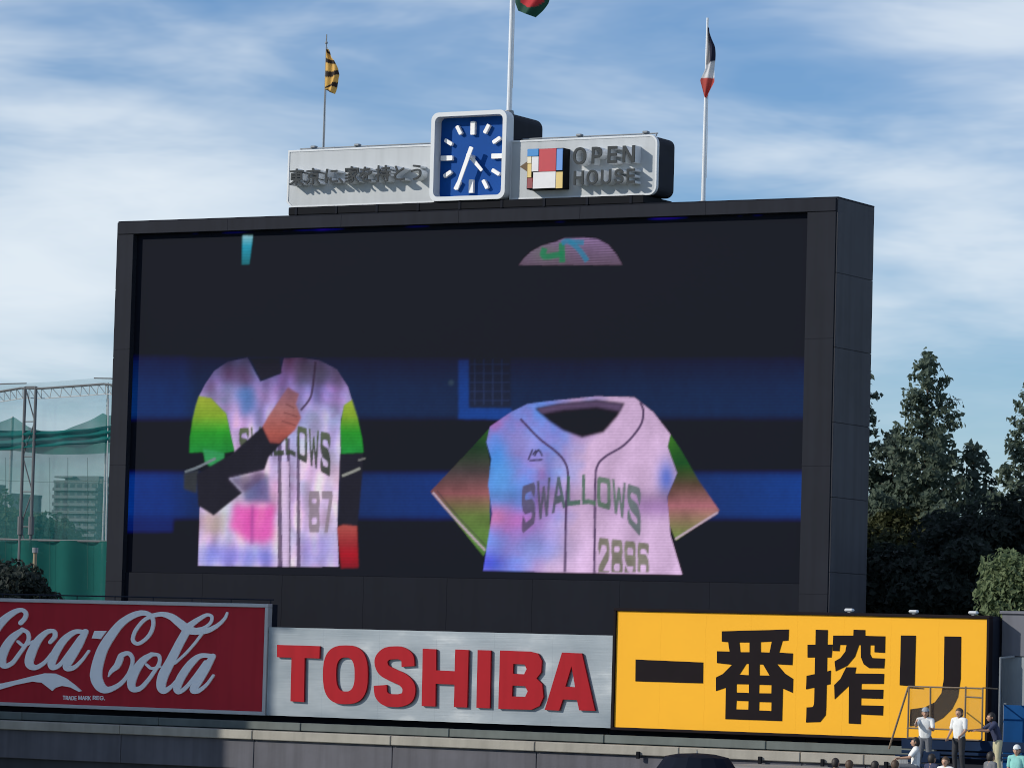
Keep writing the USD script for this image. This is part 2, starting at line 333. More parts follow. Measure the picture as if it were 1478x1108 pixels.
paint(S5([(560, 70), (780, 90), (810, 190), (560, 180)]), (92, 84, 108), .7, 3, clip=JC)
paint(S5([(330, 640), (450, 600), (460, 740), (330, 730)]), (70, 82, 140), .85, 2, clip=JC)
paint(S5([(285, 740), (480, 745), (480, 900), (420, 930), (340, 920), (260, 850)]), (232, 66, 176), .85, 3, clip=JC)
paint(S5([(365, 740), (380, 740), (378, 930), (362, 930)]), (150, 70, 150), .6, 1, clip=JC)
paint(S5([(135, 780), (250, 780), (240, 880), (140, 880)]), (178, 160, 140), .7, 3, clip=JC)
paint(S5([(118, 930), (480, 950), (490, 1035), (118, 1030)]), (104, 122, 232), .7, 4, clip=JC)
paint(S5([(600, 900), (770, 880), (778, 1035), (600, 1035)]), (140, 140, 226), .6, 4, clip=JC)
for x, w, t in ((505, 13, 440), (546, 11, 430), (592, 11, 420)):
    paint(S5([(x-w, t), (x+w-8, t), (x+w-4, 1035), (x-w, 1035)]), (70, 52, 84), .85)
paint(S5([(508, 540), (545, 540), (545, 1035), (515, 1035)]), (214, 190, 226), .8)
paint(line([(670, 70), (655, 200), (640, 250), (600, 300)], 11, f5), (74, 56, 84), .9)
tL = lambda x: np.interp(x, [340, 420, 480], [618, 612, 626]); bL = lambda x: np.interp(x, [340, 420, 480], [662, 656, 690])
for q in arched('SWALLOWS', 344, 478, tL, bL,   .33, .06): paint(q, grad([(610, (96, 110, 70)), (660, (54, 64, 52))], PY), .95)
for q in arched('87', 444, 482, lambda x: 708, lambda x: 768, .36, .08): paint(q, (142, 128, 140), .9)
slv = grad([(570, (176, 190, 66)), (600, (140, 180, 54)), (624, (44, 152, 46)), (650, (34, 140, 58))], PY)*(0.85+0.3*n3)[..., None]
paint(S5([(122, 232), (178, 242), (250, 315), (268, 400), (290, 490), (220, 505), (130, 496), (76, 500), (78, 430), (92, 340), (106, 280)]), slv, 1, .5)
paint(S5([(140, 480), (240, 500), (240, 560), (190, 575), (150, 545)]), (52, 150, 88), 1, .6)
paint(line([(55, 590), (120, 565), (200, 525)], 12, f5), (120, 130, 140), .9)
paint(S5([(50, 595), (120, 580), (110, 690), (50, 670)]), (52, 56, 62), 1, .8)
paint(S5([(803, 274), (840, 250), (866, 330), (888, 430), (896, 500), (790, 505), (785, 380)]), slv, 1, .5)
paint(S5([(785, 505), (895, 500), (890, 600), (868, 850), (775, 840)]), arm, 1, .5)
paint(line([(795, 608), (840, 590), (880, 572)], 12, f5), (150, 152, 146), .9); paint(line([(870, 535), (905, 525)], 9, f5), (130, 130, 130), .8)
paint(S5([(770, 850), (800, 838), (865, 845), (872, 1040), (790, 1042)]), grad([(756, (176, 84, 78)), (785, (150, 44, 50)), (800, (168, 24, 40)), (820, (130, 26, 40))], PY), 1, .6)
paint(S5([(110, 600), (280, 500), (420, 375), (470, 400), (560, 400), (450, 520), (430, 580), (262, 620), (325, 688), (190, 795), (118, 750)]), arm, 1, .5)
paint(S5([(262, 620), (425, 585), (440, 610), (330, 690)]), (96, 78, 112), .8, 1.5)
paint(S5([(420, 375), (445, 330), (475, 285), (540, 190), (592, 222), (578, 270), (602, 335), (572, 395), (500, 455), (455, 450)]), grad([(556, (150, 104, 128)), (590, (186, 122, 124)), (625, (176, 92, 84)), (642, (130, 64, 62))], PY)*(0.85+.3*n3)[..., None], 1, .6)
for q in ([(530, 270), (570, 290)], [(520, 310), (585, 330)], [(510, 350), (575, 370)]): paint(line(q, 6, f5), (110, 62, 66), .7)
paint(Polygon([(350, 340), (365, 340), (360, 382), (349, 382)]), grad([(338, (150, 190, 200)), (356, (40, 150, 178)), (384, (30, 100, 110))], PY), 1, .5)
# ---- right figure: loose jersey
n4, n5 = nz(48, 21), nz(34, 22)
jr = np.zeros_like(IMG)+np.array([212, 180, 218.])
wl = np.clip((838-PX-0.25*(PY-700))/60+(n4-.5)*1.6, 0, 1)[..., None]
jr = jr*(1-wl)+wl*(np.array([134, 134, 216.])+((n5-.5)*150)[..., None]*np.array([-.9, .35, .5]))
def blob(cx, cy, rx, ry): return np.exp(-((PX-cx)/rx)**2-((PY-cy)/ry)**2)[..., None]
for cx, cy, rx, ry, c in ((718, 668, 14, 34, (40, 130, 226)), (722, 690, 26, 40, (96, 160, 230)), (745, 752, 34, 20, (198, 112, 192)), (715, 745, 20, 16, (206, 124, 176)), (704, 812, 26, 16, (66, 80, 220)), (770, 790, 40, 22, (130, 150, 226)), (760, 640, 30, 24, (150, 150, 222)), (962, 690, 12, 24, (80, 112, 220)), (950, 730, 70, 16, (170, 128, 190))):
    jr = jr*(1-.8*blob(cx, cy, rx, ry))+.8*blob(cx, cy, rx, ry)*np.array(c, float)
fr = np.sin(PX/7.5+3.5*n4+PY/60)*.5+np.sin((PX+PY*.55)/13+5*n5)*.5
jr = jr*(1+.07*fr*np.clip((PY-600)/90, 0, 1)+.10*(n5-.5))[..., None]
jr = jr*np.interp(PY, [560, 640, 700, 715, 735, 826], [1.03, 1.0, .97, .86, .98, 1.02])[..., None]
sl = grad([(610, (56, 120, 40)), (645, (34, 64, 40)), (680, (70, 60, 62)), (712, (138, 84, 88)), (745, (104, 128, 66)), (790, (80, 120, 56))], PY)*(.75+.5*n5)[..., None]
paint(S2([(320, 392), (298, 460), (312, 540), (312, 890), (285, 940), (165, 790), (62, 668)]), sl)
sr = grad([(630, (60, 118, 30)), (668, (30, 84, 26)), (700, (92, 70, 60)), (730, (170, 106, 116)), (775, (112, 134, 70))], PY)*(.75+.5*n5)[..., None]
paint(S2([(1070, 425), (1115, 490), (1190, 620), (1278, 748), (1095, 875), (1065, 800), (1060, 690), (1100, 590), (1060, 480)]), sr)
for q in ([(72, 672), (170, 785), (292, 915)], [(1272, 755), (1200, 800), (1092, 868)]): paint(line(q, 9, f2), (196, 172, 190), .9)
paint(line([(90, 665), (185, 780), (300, 900)], 5, f2), (70, 60, 70), .7)
body = S2([(400, 335), (470, 300), (560, 288), (760, 268), (920, 272), (1000, 335), (1072, 428), (1060, 480), (1100, 590), (1058, 690), (1072, 850), (1122, 1018), (284, 1000), (322, 760), (305, 640), (318, 530), (298, 460), (312, 395)])
paint(body, jr, 1, .3)
paint(S2([(500, 318), (600, 298), (760, 282), (880, 296), (850, 352), (790, 420), (700, 442), (620, 412), (560, 372)]), (26, 24, 34), 1, .8)
paint(S2([(510, 318), (620, 300), (760, 288), (872, 300), (860, 330), (760, 312), (620, 324), (530, 340)]), (104, 84, 120), .9, 1)
for q in ([(440, 362), (520, 445), (590, 500), (628, 545), (641, 600), (634, 720), (628, 1006)], [(945, 292), (958, 330), (945, 392), (880, 470), (800, 520), (765, 560), (756, 640), (752, 1010)]):
    paint(line(q, 10, f2), (74, 52, 92), .95)
tR = lambda x: np.interp(x, [752, 790, 845, 890, 925], [702, 689, 684, 692, 704]); bR = lambda x: np.interp(x, [752, 775, 820, 850, 880, 905, 925], [772, 752, 730, 727, 736, 752, 776])
for q in arched('SWALLOWS', 752, 926, tR, bR, .33, .05): paint(q, grad([(752, (92, 80, 108)), (800, (74, 84, 92)), (830, (60, 108, 84)), (868, (80, 112, 88)), (925, (92, 108, 110))], PX)+((n3-.5)*40)[..., None], .9)
for k, q in enumerate(arched('2896', 862, 938, lambda x: np.interp(x, [862, 938], [775, 784]), lambda x: 834, .32, .07)): paint(q.intersection(sbox(0, 0, 2000, 825.5)), np.array([116, 116, 96.])+((n3-.5)*60)[..., None], .92)
for q in ([(235, 130), (270, 45)], [(285, 100), (318, 48), (348, 100)], [(245, 135), (350, 128)], [(270, 90), (300, 50)]): paint(line(q, 14, f7, 2), (46, 40, 60), .9)
# ---- cap at the top
ZC = lambda p: zpoly(p, (680, 320), 5.28)
capc = grad([(340, (150, 122, 170)), (384, (110, 90, 112))], PY)*(1+.18*np.sin(PY*1.9))[..., None]
capc = capc*(1-.7*blob(790, 365, 26, 14))+.7*blob(790, 365, 26, 14)*np.array([120, 120, 122.])
capc = capc*.86
paint(ZC([(360, 332), (400, 280), (460, 225), (540, 182), (640, 155), (710, 126), (860, 122), (960, 130), (1045, 175), (1105, 245), (1155, 330)]), capc, 1, .4)
for q in ([(560, 200), (555, 265), (700, 245)], [(690, 160), (695, 310)]): paint(line(q, 46, ((680, 320), 5.28), 3), (30, 124, 84), .9)
for q in ([(690, 165), (740, 150), (820, 210), (885, 300)], [(740, 150), (860, 160)]): paint(line(q, 40, ((680, 320), 5.28), 4), (44, 124, 160), .85)
from scipy.ndimage import gaussian_filter
IMG = gaussian_filter(IMG, (.42, .42, 0))*(1+.22*(nz(2.6, 51, 1, 1, 2)-.5)+.26*(nz(11, 52, 1, .45, 3)-.5))[..., None]
# dark refresh bands rolling over the picture
band = np.interp(PY, [505, 515, 560, 640, 655, 672, 690, 826], [.20, .34, .74, 1, .96, 1, 1, 1])
IMG *= np.where(PY > 500, band, 1)[..., None]*(1+.10*np.sin(PY*1.45))[..., None]
IMG += lin((20, 21, 28))*(PY > 835)[..., None]*0
blueline = np.exp(-((PY-(338-(PX-197)*.0329)-2)/2.2)**2)*np.clip((nz(60, 31, 1, .2)-.5)*4, 0, 1)
IMG += blueline[..., None]*lin((50, 44, 150))*.6
# anything outside the lit picture stays dark
IMG = np.maximum(IMG-np.array([.009, .011, .018]), 0)
idx = np.arange(NX*NZ).reshape(NZ, NX)
quad = np.c_[idx[:-1, :-1].ravel(), idx[:-1, 1:].ravel(), idx[1:, 1:].ravel(), idx[1:, :-1].ravel()]
n = {'a': ('attribute', {'attribute': 'screen_color'}), 'p': ('principled_bsdf', {'base_color': (0.0060, 0.0078, 0.0145), 'roughness': 0.7, 'specular_ior_level': 0.06, 'emission_strength': SCREEN_GAIN/2**EXPOSURE})}
M_led = usdkit.material(stage, '/World/Looks/led_lamps', n, [('a.color', 'p.emission_color')], surface='p.BSDF')
scr = obj('screen', (SP.reshape(-1, 3), quad), M_led, sb, label='lit video screen with dark bands and two figures in pastel baseball jerseys')
UsdGeom.PrimvarsAPI(scr).CreatePrimvar('screen_color', Sdf.ValueTypeNames.Color3fArray, 'vertex').Set(Vt.Vec3fArray.FromNumpy(IMG.reshape(-1, 3).astype(np.float32)))

# ------------------------------------------------------------------ signs and clock on the roof
sp = thing('sign_platform', 'low black steel platform carrying the white rooftop signs and clock', 'platform')
obj('beam', bevel(6.35, 18.75, 0.05, 1.9, BZ1+.054, 25.50, .02), M_dark, sp)
for k in range(9): obj('rib', bx(6.6+k*1.46, 6.68+k*1.46, 0.03, 0.05, BZ1+.06, 25.49), M_black, sp)

def roof_sign(x0, x1, label, left_end, y=0.30):
    t = thing('rooftop_sign', label, 'sign', 'white signs beside the roof clock')
    z0, z1 = 25.515, 27.31
    shape = rrect(x0, x1, z0, z1, .26).union(sbox(x0, z0, x0+1, z1) if not left_end else unary_union([sbox(x1-1, z0, x1, z1), sbox(x0, z0+.5, x0+1, z1), sbox(x0, z0, x0+1, z1-.5)]))
    if left_end:
        shape = shape.difference(Polygon([(x0-.1, z0-.1), (x0+.28, z0-.1), (x0-.1, z0+.28)]))
    obj('face', plate(shape.buffer(-.05), y+.02, .02), M_white, t)
    obj('rim', plate(shape.difference(shape.buffer(-.055)), y+.12, .14), M_rim, t)
    obj('case', plate(shape.buffer(-.02), y+1.15, 1.0), M_black2, t)
    obj('top_rail', cat([tube((x0+.3, y+.2, z1+.06), (x1-.1, y+.2, z1+.06), .022)]+[tube((x, y+.2, z1-.02), (x, y+.2, z1+.075), .025) for x in np.linspace(x0+.35, x1-.15, 5)]), M_grey, t)
    for x in (x0+(x1-x0)*.45, x1-.5 if not left_end else x0+.8):
        obj('lamp', bevel(x-.09, x+.09, y+.12, y+.3, z1+.07, z1+.14, .02), M_grey, t)
    return t
GL = {'東':[[[(3,0),(3,1),(17,7),(35,20),(34,20),(14,21),(14,60),(45,61),(44,66),(6,66),(5,67),(6,76),(44,76),(45,85),(54,86),(56,76),(95,75),(95,66),(55,65),(56,61),(86,61),(87,59),(87,22),(86,21),(65,20),(78,10),(97,0),(97,0),(91,-7),(85,-5),(72,2),(56,14),(55,13),(55,-8),(53,-9),(46,-9),(45,-8),(44,14),(26,0),(10,-7),(9,-7)],[(55,30),(76,30),(76,36),(56,36)],[(55,46),(76,45),(76,51),(56,51)],[(24,30),(44,30),(44,36),(25,36)],[(24,46),(44,45),(44,51),(25,51)]]],'京':[[[(5,64),(5,72),(6,73),(44,74),(40,83),(48,86),(50,85),(58,74),(95,73),(94,63)]],[[(67,16),(68,18),(75,22),(90,5),(95,-1),(88,-6),(86,-6)]],[[(18,57),(83,57),(83,26),(56,25),(56,0),(55,-4),(52,-7),(45,-9),(31,-8),(28,0),(29,0),(45,0),(45,24),(44,25),(18,26)],[(28,36),(72,35),(73,47),(28,48)]],[[(4,0),(16,13),(23,22),(31,19),(32,18),(23,5),(12,-5),(10,-5)]]],'に':[[[(39,14),(41,28),(49,28),(51,27),(50,16),(53,12),(60,10),(73,10),(90,12),(91,2),(88,1),(74,0),(53,0),(44,4),(41,8)]],[[(44,59),(45,69),(74,68),(88,69),(88,59),(87,58),(51,58)]],[[(11,37),(16,77),(27,77),(28,75),(23,51),(21,27),(23,26),(25,31),(27,32),(32,28),(32,27),(26,8),(25,3),(25,-2),(24,-3),(16,-4),(14,-1),(11,18)]]],'、':[[[(4,17),(10,23),(12,24),(31,6),(35,2),(35,0),(29,-5),(27,-6)]]],'家':[[[(5,3),(6,4),(17,8),(36,16),(49,26),(49,29),(47,29),(27,19),(12,13),(10,14),(7,20),(7,22),(26,28),(38,34),(43,38),(41,41),(40,41),(26,35),(11,30),(7,37),(8,39),(22,43),(36,50),(35,50),(20,51),(20,60),(80,60),(80,52),(79,50),(86,44),(86,42),(72,31),(75,24),(80,16),(89,8),(98,3),(98,1),(92,-4),(91,-4),(84,0),(76,6),(68,16),(63,25),(61,24),(62,8),(61,3),(58,-2),(51,-7),(36,-8),(34,-7),(32,0),(34,1),(47,1),(51,7),(51,14),(29,2),(10,-4),(9,-3)],[(50,46),(58,34),(78,50),(55,50)]],[[(7,76),(8,77),(42,77),(43,78),(41,83),(49,87),(51,86),(57,77),(92,77),(94,75),(94,55),(93,53),(84,53),(83,54),(82,67),(18,67),(17,54),(8,53)]]],'を':[[[(8,29),(8,30),(24,48),(30,58),(11,60),(11,69),(34,69),(37,81),(47,80),(46,70),(74,72),(75,63),(66,61),(42,59),(37,49),(50,49),(55,47),(60,42),(86,53),(89,45),(89,43),(61,31),(61,13),(60,12),(51,12),(50,13),(50,26),(40,18),(38,12),(38,10),(40,7),(48,5),(63,5),(81,7),(83,6),(83,-2),(81,-3),(48,-5),(36,-2),(30,1),(27,9),(28,18),(35,27),(49,37),(46,40),(39,40),(30,37),(17,23)]]],'持':[[[(2,29),(2,32),(15,37),(15,55),(4,56),(3,57),(3,64),(4,65),(15,66),(16,85),(25,85),(26,66),(36,65),(35,56),(26,55),(26,40),(26,40),(35,41),(37,35),(74,36),(74,43),(35,44),(35,52),(36,53),(61,54),(61,62),(40,63),(41,72),(61,73),(61,84),(71,85),(72,73),(92,72),(92,63),(91,63),(72,62),(72,53),(97,52),(97,44),(96,43),(85,42),(85,35),(96,35),(97,34),(97,26),(96,25),(85,25),(84,-1),(83,-4),(80,-7),(63,-8),(60,-1),(61,0),(74,1),(74,25),(53,25),(63,7),(62,5),(57,1),(55,1),(44,19),(44,21),(47,25),(37,25),(35,32),(26,28),(26,-2),(24,-4),(18,-8),(8,-8),(5,0),(15,1),(15,24),(14,25),(4,22)]]],'と':[[[(19,15),(19,20),(21,29),(25,34),(35,44),(23,71),(22,76),(30,79),(32,78),(38,65),(45,51),(68,63),(77,68),(79,67),(83,59),(41,35),(32,26),(30,21),(30,17),(32,12),(35,10),(47,7),(66,7),(84,10),(86,9),(85,-1),(62,-4),(46,-3),(37,-2),(29,0),(24,4),(21,8)]]],'う':[[[(18,39),(15,50),(17,51),(46,56),(59,57),(68,55),(77,48),(81,41),(82,29),(79,19),(74,12),(63,3),(48,-3),(35,-5),(29,3),(50,9),(63,16),(69,25),(70,31),(70,38),(66,43),(58,47),(41,45)]],[[(27,71),(29,80),(54,77),(73,75),(74,74),(72,65),(45,67),(30,69)]]]}
M_return = mat('letter_return', (0.66, 0.69, 0.72), .6, .06, 2.0, spec=.2)
YS, LD = 0.30, 0.40
sL = roof_sign(6.13, 11.44, 'white rooftop sign with raised grey Japanese characters left of the clock', True)
em = .56
for ch, pcx in zip('東京に、家を持とう', (427.5, 451.5, 478, 492, 507.5, 527.5, 552, 576, 600)):
    g = unary_union([Polygon(p[0], p[1:]).buffer(0) for p in GL[ch]])
    g = affinity.scale(g, em/100, em*.98/100, origin=(0, 0))
    bxc = (g.bounds[0]+g.bounds[2])/2
    p = at(pcx, 256, YS-LD)
    zc = 26.46
    g = affinity.translate(g, p[0]-(bxc if ch != '、' else .12), zc-.01-em*.43)
    ch_ = obj('character', plate(g, YS-LD+.035, .035), M_letter, sL); obj('character_side', plate(g.buffer(-.004), YS+.001, LD-.036), M_return, ch_)
sR = roof_sign(14.06, 19.03, 'white rooftop sign lettered OPEN HOUSE with a coloured block emblem', False)
for txt, pl, pr, pb, h in (('OPEN', 826.5, 915.5, 237.0, .475), ('HOUSE', 827.5, 915.5, 266.5, .40)):
    xa, xb = at(pl, pb, YS-LD)[0], at(pr, pb, YS-LD)[0]; zb = at(pl, pb, YS-LD)[2]
    ls = [meshkit.text_mesh(c, h, LD, bold=True) for c in txt]
    wd = [m.bounds[1][0]-m.bounds[0][0] for m in ls]; gap = (xb-xa-sum(wd))/(len(txt)-1); x = xa
    for m, w in zip(ls, wd):
        m.apply_translation((-m.bounds[0][0]+x, 0, 0)); m.apply_transform(RX); m.apply_translation((0, YS+.001, zb)); x += w+gap
        m.vertices[:, 1] = np.where(m.vertices[:, 1] > YS-LD/2, YS-LD+.035, m.vertices[:, 1]); lt = obj('letter', m, M_letter, sR)
        m2 = m.copy(); m2.vertices[:, 1] = np.where(m.vertices[:, 1] > YS-LD+.02, YS+.001, YS-LD+.036); obj('letter_side', m2, M_return, lt)
# emblem: a block whose front is a patchwork of coloured panes, with a small open door at its side
def ezone(x0, y0, x1, y1):
    a, b = at(730+x0/5.912, 180+(y0+y1)/2/5.912, YS-LD), at(730+x1/5.912, 180+(y0+y1)/2/5.912, YS-LD)
    zt, zb = at(730+(x0+x1)/2/5.912, 180+y0/5.912, YS-LD)[2], at(730+(x0+x1)/2/5.912, 180+y1/5.912, YS-LD)[2]
    return a[0], b[0], zb, zt
ex0, ex1, ez0, ez1 = ezone(183, 205, 490, 547)
blk = obj('emblem_block', bx(ex0, ex1, YS-LD, YS+.002, ez0, ez1), M_dark, sR)
ecol = {'blue': (.02, .20, .50), 'yellow': (.62, .46, .16), 'cream': (.66, .60, .44), 'red': (.42, .02, .035), 'sky': (.10, .26, .60), 'pale': (.62, .62, .64), 'maroon': (.22, .03, .035)}
for cname, z in (('blue', (188, 208, 283, 270)), ('cream', (188, 274, 222, 330)), ('yellow', (188, 334, 222, 452)), ('pale', (226, 274, 283, 400)), ('red', (287, 206, 433, 400)), ('sky', (437, 207, 488, 390)), ('yellow', (432, 404, 488, 544)), ('pale', (236, 404, 428, 544)), ('maroon', (186, 456, 232, 544))):
    a, b, c, d = ezone(*z)
    obj('emblem_pane', bevel(a, b, YS-LD-.03, YS-LD-.001, c, d, .004), mat('emblem_'+cname, ecol[cname], .4, .04, 3), blk, label=cname+' pane of the emblem')
a, b, c, d = ezone(122, 315, 183, 402)
pv = np.array([(b, YS-LD, c), (b, YS-LD, d), (a, YS-LD-.02, (c+d)/2), (b, YS-LD+.06, c), (b, YS-LD+.06, d), (a, YS-LD+.04, (c+d)/2)])
obj('emblem_door', trimesh.PointCloud(pv).convex_hull, mat('emblem_brown', (.10, .055, .015), .5, .1, 3), sR)

ck = thing('roof_clock', 'square blue wall clock with white bars on the scoreboard roof', 'clock')
cx0, cx1, cz0, cz1 = 11.45, 14.075, 25.52, 28.22
sh = rrect(cx0, cx1, cz0, cz1, .24); inn = rrect(cx0+.13, cx1-.13, cz0+.13, cz1-.13, .16)
obj('bezel', plate(sh.difference(inn), .42, .45), M_rim, ck)
obj('face', plate(inn.buffer(.02), .42, .06), mat('clock_blue', (.004, .060, .27), .6, .06, 1.0, spec=.1), ck)
cs = rrect(cx0+.02, cx1-.02, cz0+.02, cz1-.02, .3).union(sbox(cx0+.02, cz0+.02, cx1-.02, cz0+.6))
obj('case', plate(cs, 2.25, 1.825), M_black2, ck)
cxc, czc = 12.74, 26.86
M_mark = mat('clock_white', (.78, .78, .78), .4, .03, 3)
for k in range(12):
    th = k*math.pi/6; big = k % 3 == 0
    r1, r0, w = (1.09, .68, .15) if big else (1.12, .82, .115)
    bar = sbox(-w/2, r0, w/2, r1).buffer(-.03).buffer(.03)
    bar = affinity.translate(affinity.rotate(bar, -math.degrees(th), origin=(0, 0)), cxc, czc)
    obj('hour_bar', plate(bar, .359, .11), M_mark, ck)
def hand(deg, r0, r1, w0, w1, yb, nm):
    q = Polygon([(-w0/2, r0), (w0/2, r0), (w1/2, r1), (-w1/2, r1)]).buffer(-.02).buffer(.02)
    obj(nm, plate(affinity.translate(affinity.rotate(q, -deg, origin=(0, 0)), cxc, czc), yb, .035), M_mark, ck)
hand(136.5, -.16, .60, .13, .10, .20, 'hour_hand'); hand(201.0, -.30, 1.06, .14, .11, .06, 'minute_hand')
obj('hub', tube((cxc, .359, czc), (cxc, .02, czc), .07, n=16), M_mark, ck)

# ------------------------------------------------------------------ flagpoles and flags
def flagpole(x, y, z0, z1, r0, r1, label, ball=True, m=M_steel):
    t = thing('flagpole', label, 'flagpole', 'flagpoles on the scoreboard roof', (x, y, z0))
    obj('pole', tube((0, 0, 0), (0, 0, z1-z0), r0, r1, 12), m, t)
    obj('base_collar', tube((0, 0, 0), (0, 0, .12), r0*1.9, r0*1.6, 12), M_grey, t)
    if ball:
        s = trimesh.creation.icosphere(2, r1*2.6); s.apply_translation((0, 0, z1-z0-.02 if ball is True else ball-z0)); obj('finial', s, M_grey, t)
    obj('halyard', tube((r0+.03, -.03, .8), (r1+.04, -.03, z1-z0-.4), .008, n=5), M_grey, t)
FY = 1.0
pl = at(466.5, 213, FY); flagpole(pl[0], FY, BZ1+.05, at(472, 50, FY)[2], .035, .018, 'thin flagpole at left with the yellow and black striped flag', at(472, 62, FY)[2], M_grey)
pc = at(735, 157, FY); flagpole(pc[0], FY, 28.215, 37.0, .085, .05, 'thick white flagpole rising behind the clock')
pr = at(1015, 290, FY); flagpole(pr[0], FY, BZ1+.05, at(1023, 26, FY)[2], .07, .035, 'white flagpole at right with the dark, white and red furled flag', None)
M_flag = vcol_mat('flag_cloth', .8, .35)
def flag(label, left, right, colour, Y, amp, seed, nu=22, nv=46, sag=0.35):
    """Hanging cloth between two edges given as (px, py) lines; folds run down it."""
    def lerp(e, t):
        e = np.asarray(e, float); s = np.linspace(0, 1, len(e)); return np.c_[np.interp(t, s, e[:, 0]), np.interp(t, s, e[:, 1])]
    tv = np.linspace(0, 1, nv); A, B = lerp(left, tv), lerp(right, tv); V, C = [], []
    for j in range(nv):
        for i in range(nu):
            u = i/(nu-1); p = A[j]*(1-u)+B[j]*u
            w = at(p[0], p[1], Y); w = w+np.array([0, 1, 0])*amp*(u**.7)*math.sin(u*9+tv[j]*5+seed)+np.array([1., 0, 0])*.02*math.sin(tv[j]*14+seed)*u
            V.append(w); C.append(colour(u, tv[j]))
    idx = np.arange(nu*nv).reshape(nv, nu); q = np.c_[idx[:-1, :-1].ravel(), idx[1:, :-1].ravel(), idx[1:, 1:].ravel(), idx[:-1, 1:].ravel()]
    f = obj('flag', (np.array(V), q), M_flag, None, True); tag(f, label, 'flag')
    UsdGeom.PrimvarsAPI(f).CreatePrimvar('print_color', Sdf.ValueTypeNames.Color3fArray, 'vertex').Set(Vt.Vec3fArray.FromNumpy(np.array(C, np.float32)))
Yl, Bk = (.74, .45, .12), (.03, .02, .016)
flag('yellow and black striped flag hanging limp on the left pole', [(470.8, 71), (470.0, 95), (469.0, 128), (470.5, 130)], [(472.5, 71), (484.5, 88), (489, 108), (481.5, 136)],
     lambda u, v: Bk if ((v*8.4-u*1.3+.6) % 2.0) < .8 else Yl, FY-.05, .09, 1)
flag('green flag with a red disc on the tall centre pole', [(744.5, -42), (744, -20), (743.5, 4), (748, 16)], [(800, -38), (795, -20), (789, 4), (774, 26)],
     lambda u, v: (.50, .03, .04) if ((u-.52)/.42)**2+((v-.45)/.36)**2 < 1 else (.012, .07, .045), FY-.1, .16, 2)
flag('dark, white and red flag furled round the right pole', [(1021.5, 40), (1020.5, 70), (1018, 100), (1010.5, 116), (1017, 141)], [(1023, 40), (1030.5, 66), (1031, 92), (1030.5, 118), (1021, 141)],
     lambda u, v: (.012, .014, .04) if v < .45 and u > .35 else (.35, .33, .33) if v < .45 else (.66, .66, .68) if v < .70 else (.42, .06, .05), FY-.1, .07, 3)

# ------------------------------------------------------------------ billboards
BY = -2.5
M_red = mat('billboard_red', (.40, .017, .030), .6, .08, .5, streak=.12, spec=.2)
M_coke = mat('script_white', (.78, .80, .83), .45, .05, 1.0)
M_frame = mat('frame_silver', (.42, .43, .44), .4, .08, 1.5)
M_yellow = mat('billboard_yellow', (.84, .42, .024), .6, .03, .4, spec=.15)
M_ink = mat('print_black', (.011, .008, .010), .7, .1, 2, spec=.08)
def billboard(name, label, x0, x1, z0, z1, depth, mface, mframe, fw_, nsheet):
    t = thing(name, label, 'billboard')
    xs = np.linspace(x0+fw_+.003, x1-fw_-.003, nsheet+1)
    for a, b in zip(xs[:-1], xs[1:]):
        obj('sheet', bevel(a+.0004, b-.0004, BY, BY+.06, z0+fw_+.002, z1-fw_-.002, .0008), mface, t)
    if fw_:
        for q in (bevel(x0, x1, BY-.06, BY+.2, z1-fw_, z1, .012), bevel(x0, x1, BY-.06, BY+.2, z0, z0+fw_, .012), bevel(x0, x0+fw_, BY-.058, BY+.198, z0+fw_, z1-fw_, .012), bevel(x1-fw_, x1, BY-.058, BY+.198, z0+fw_, z1-fw_, .012)):
            obj('frame', q, mframe, t)
    obj('case', bx(x0+.01, x1-.01, BY+.062, BY+depth, z0+.01, z1-.01), M_navy, t)
    return t
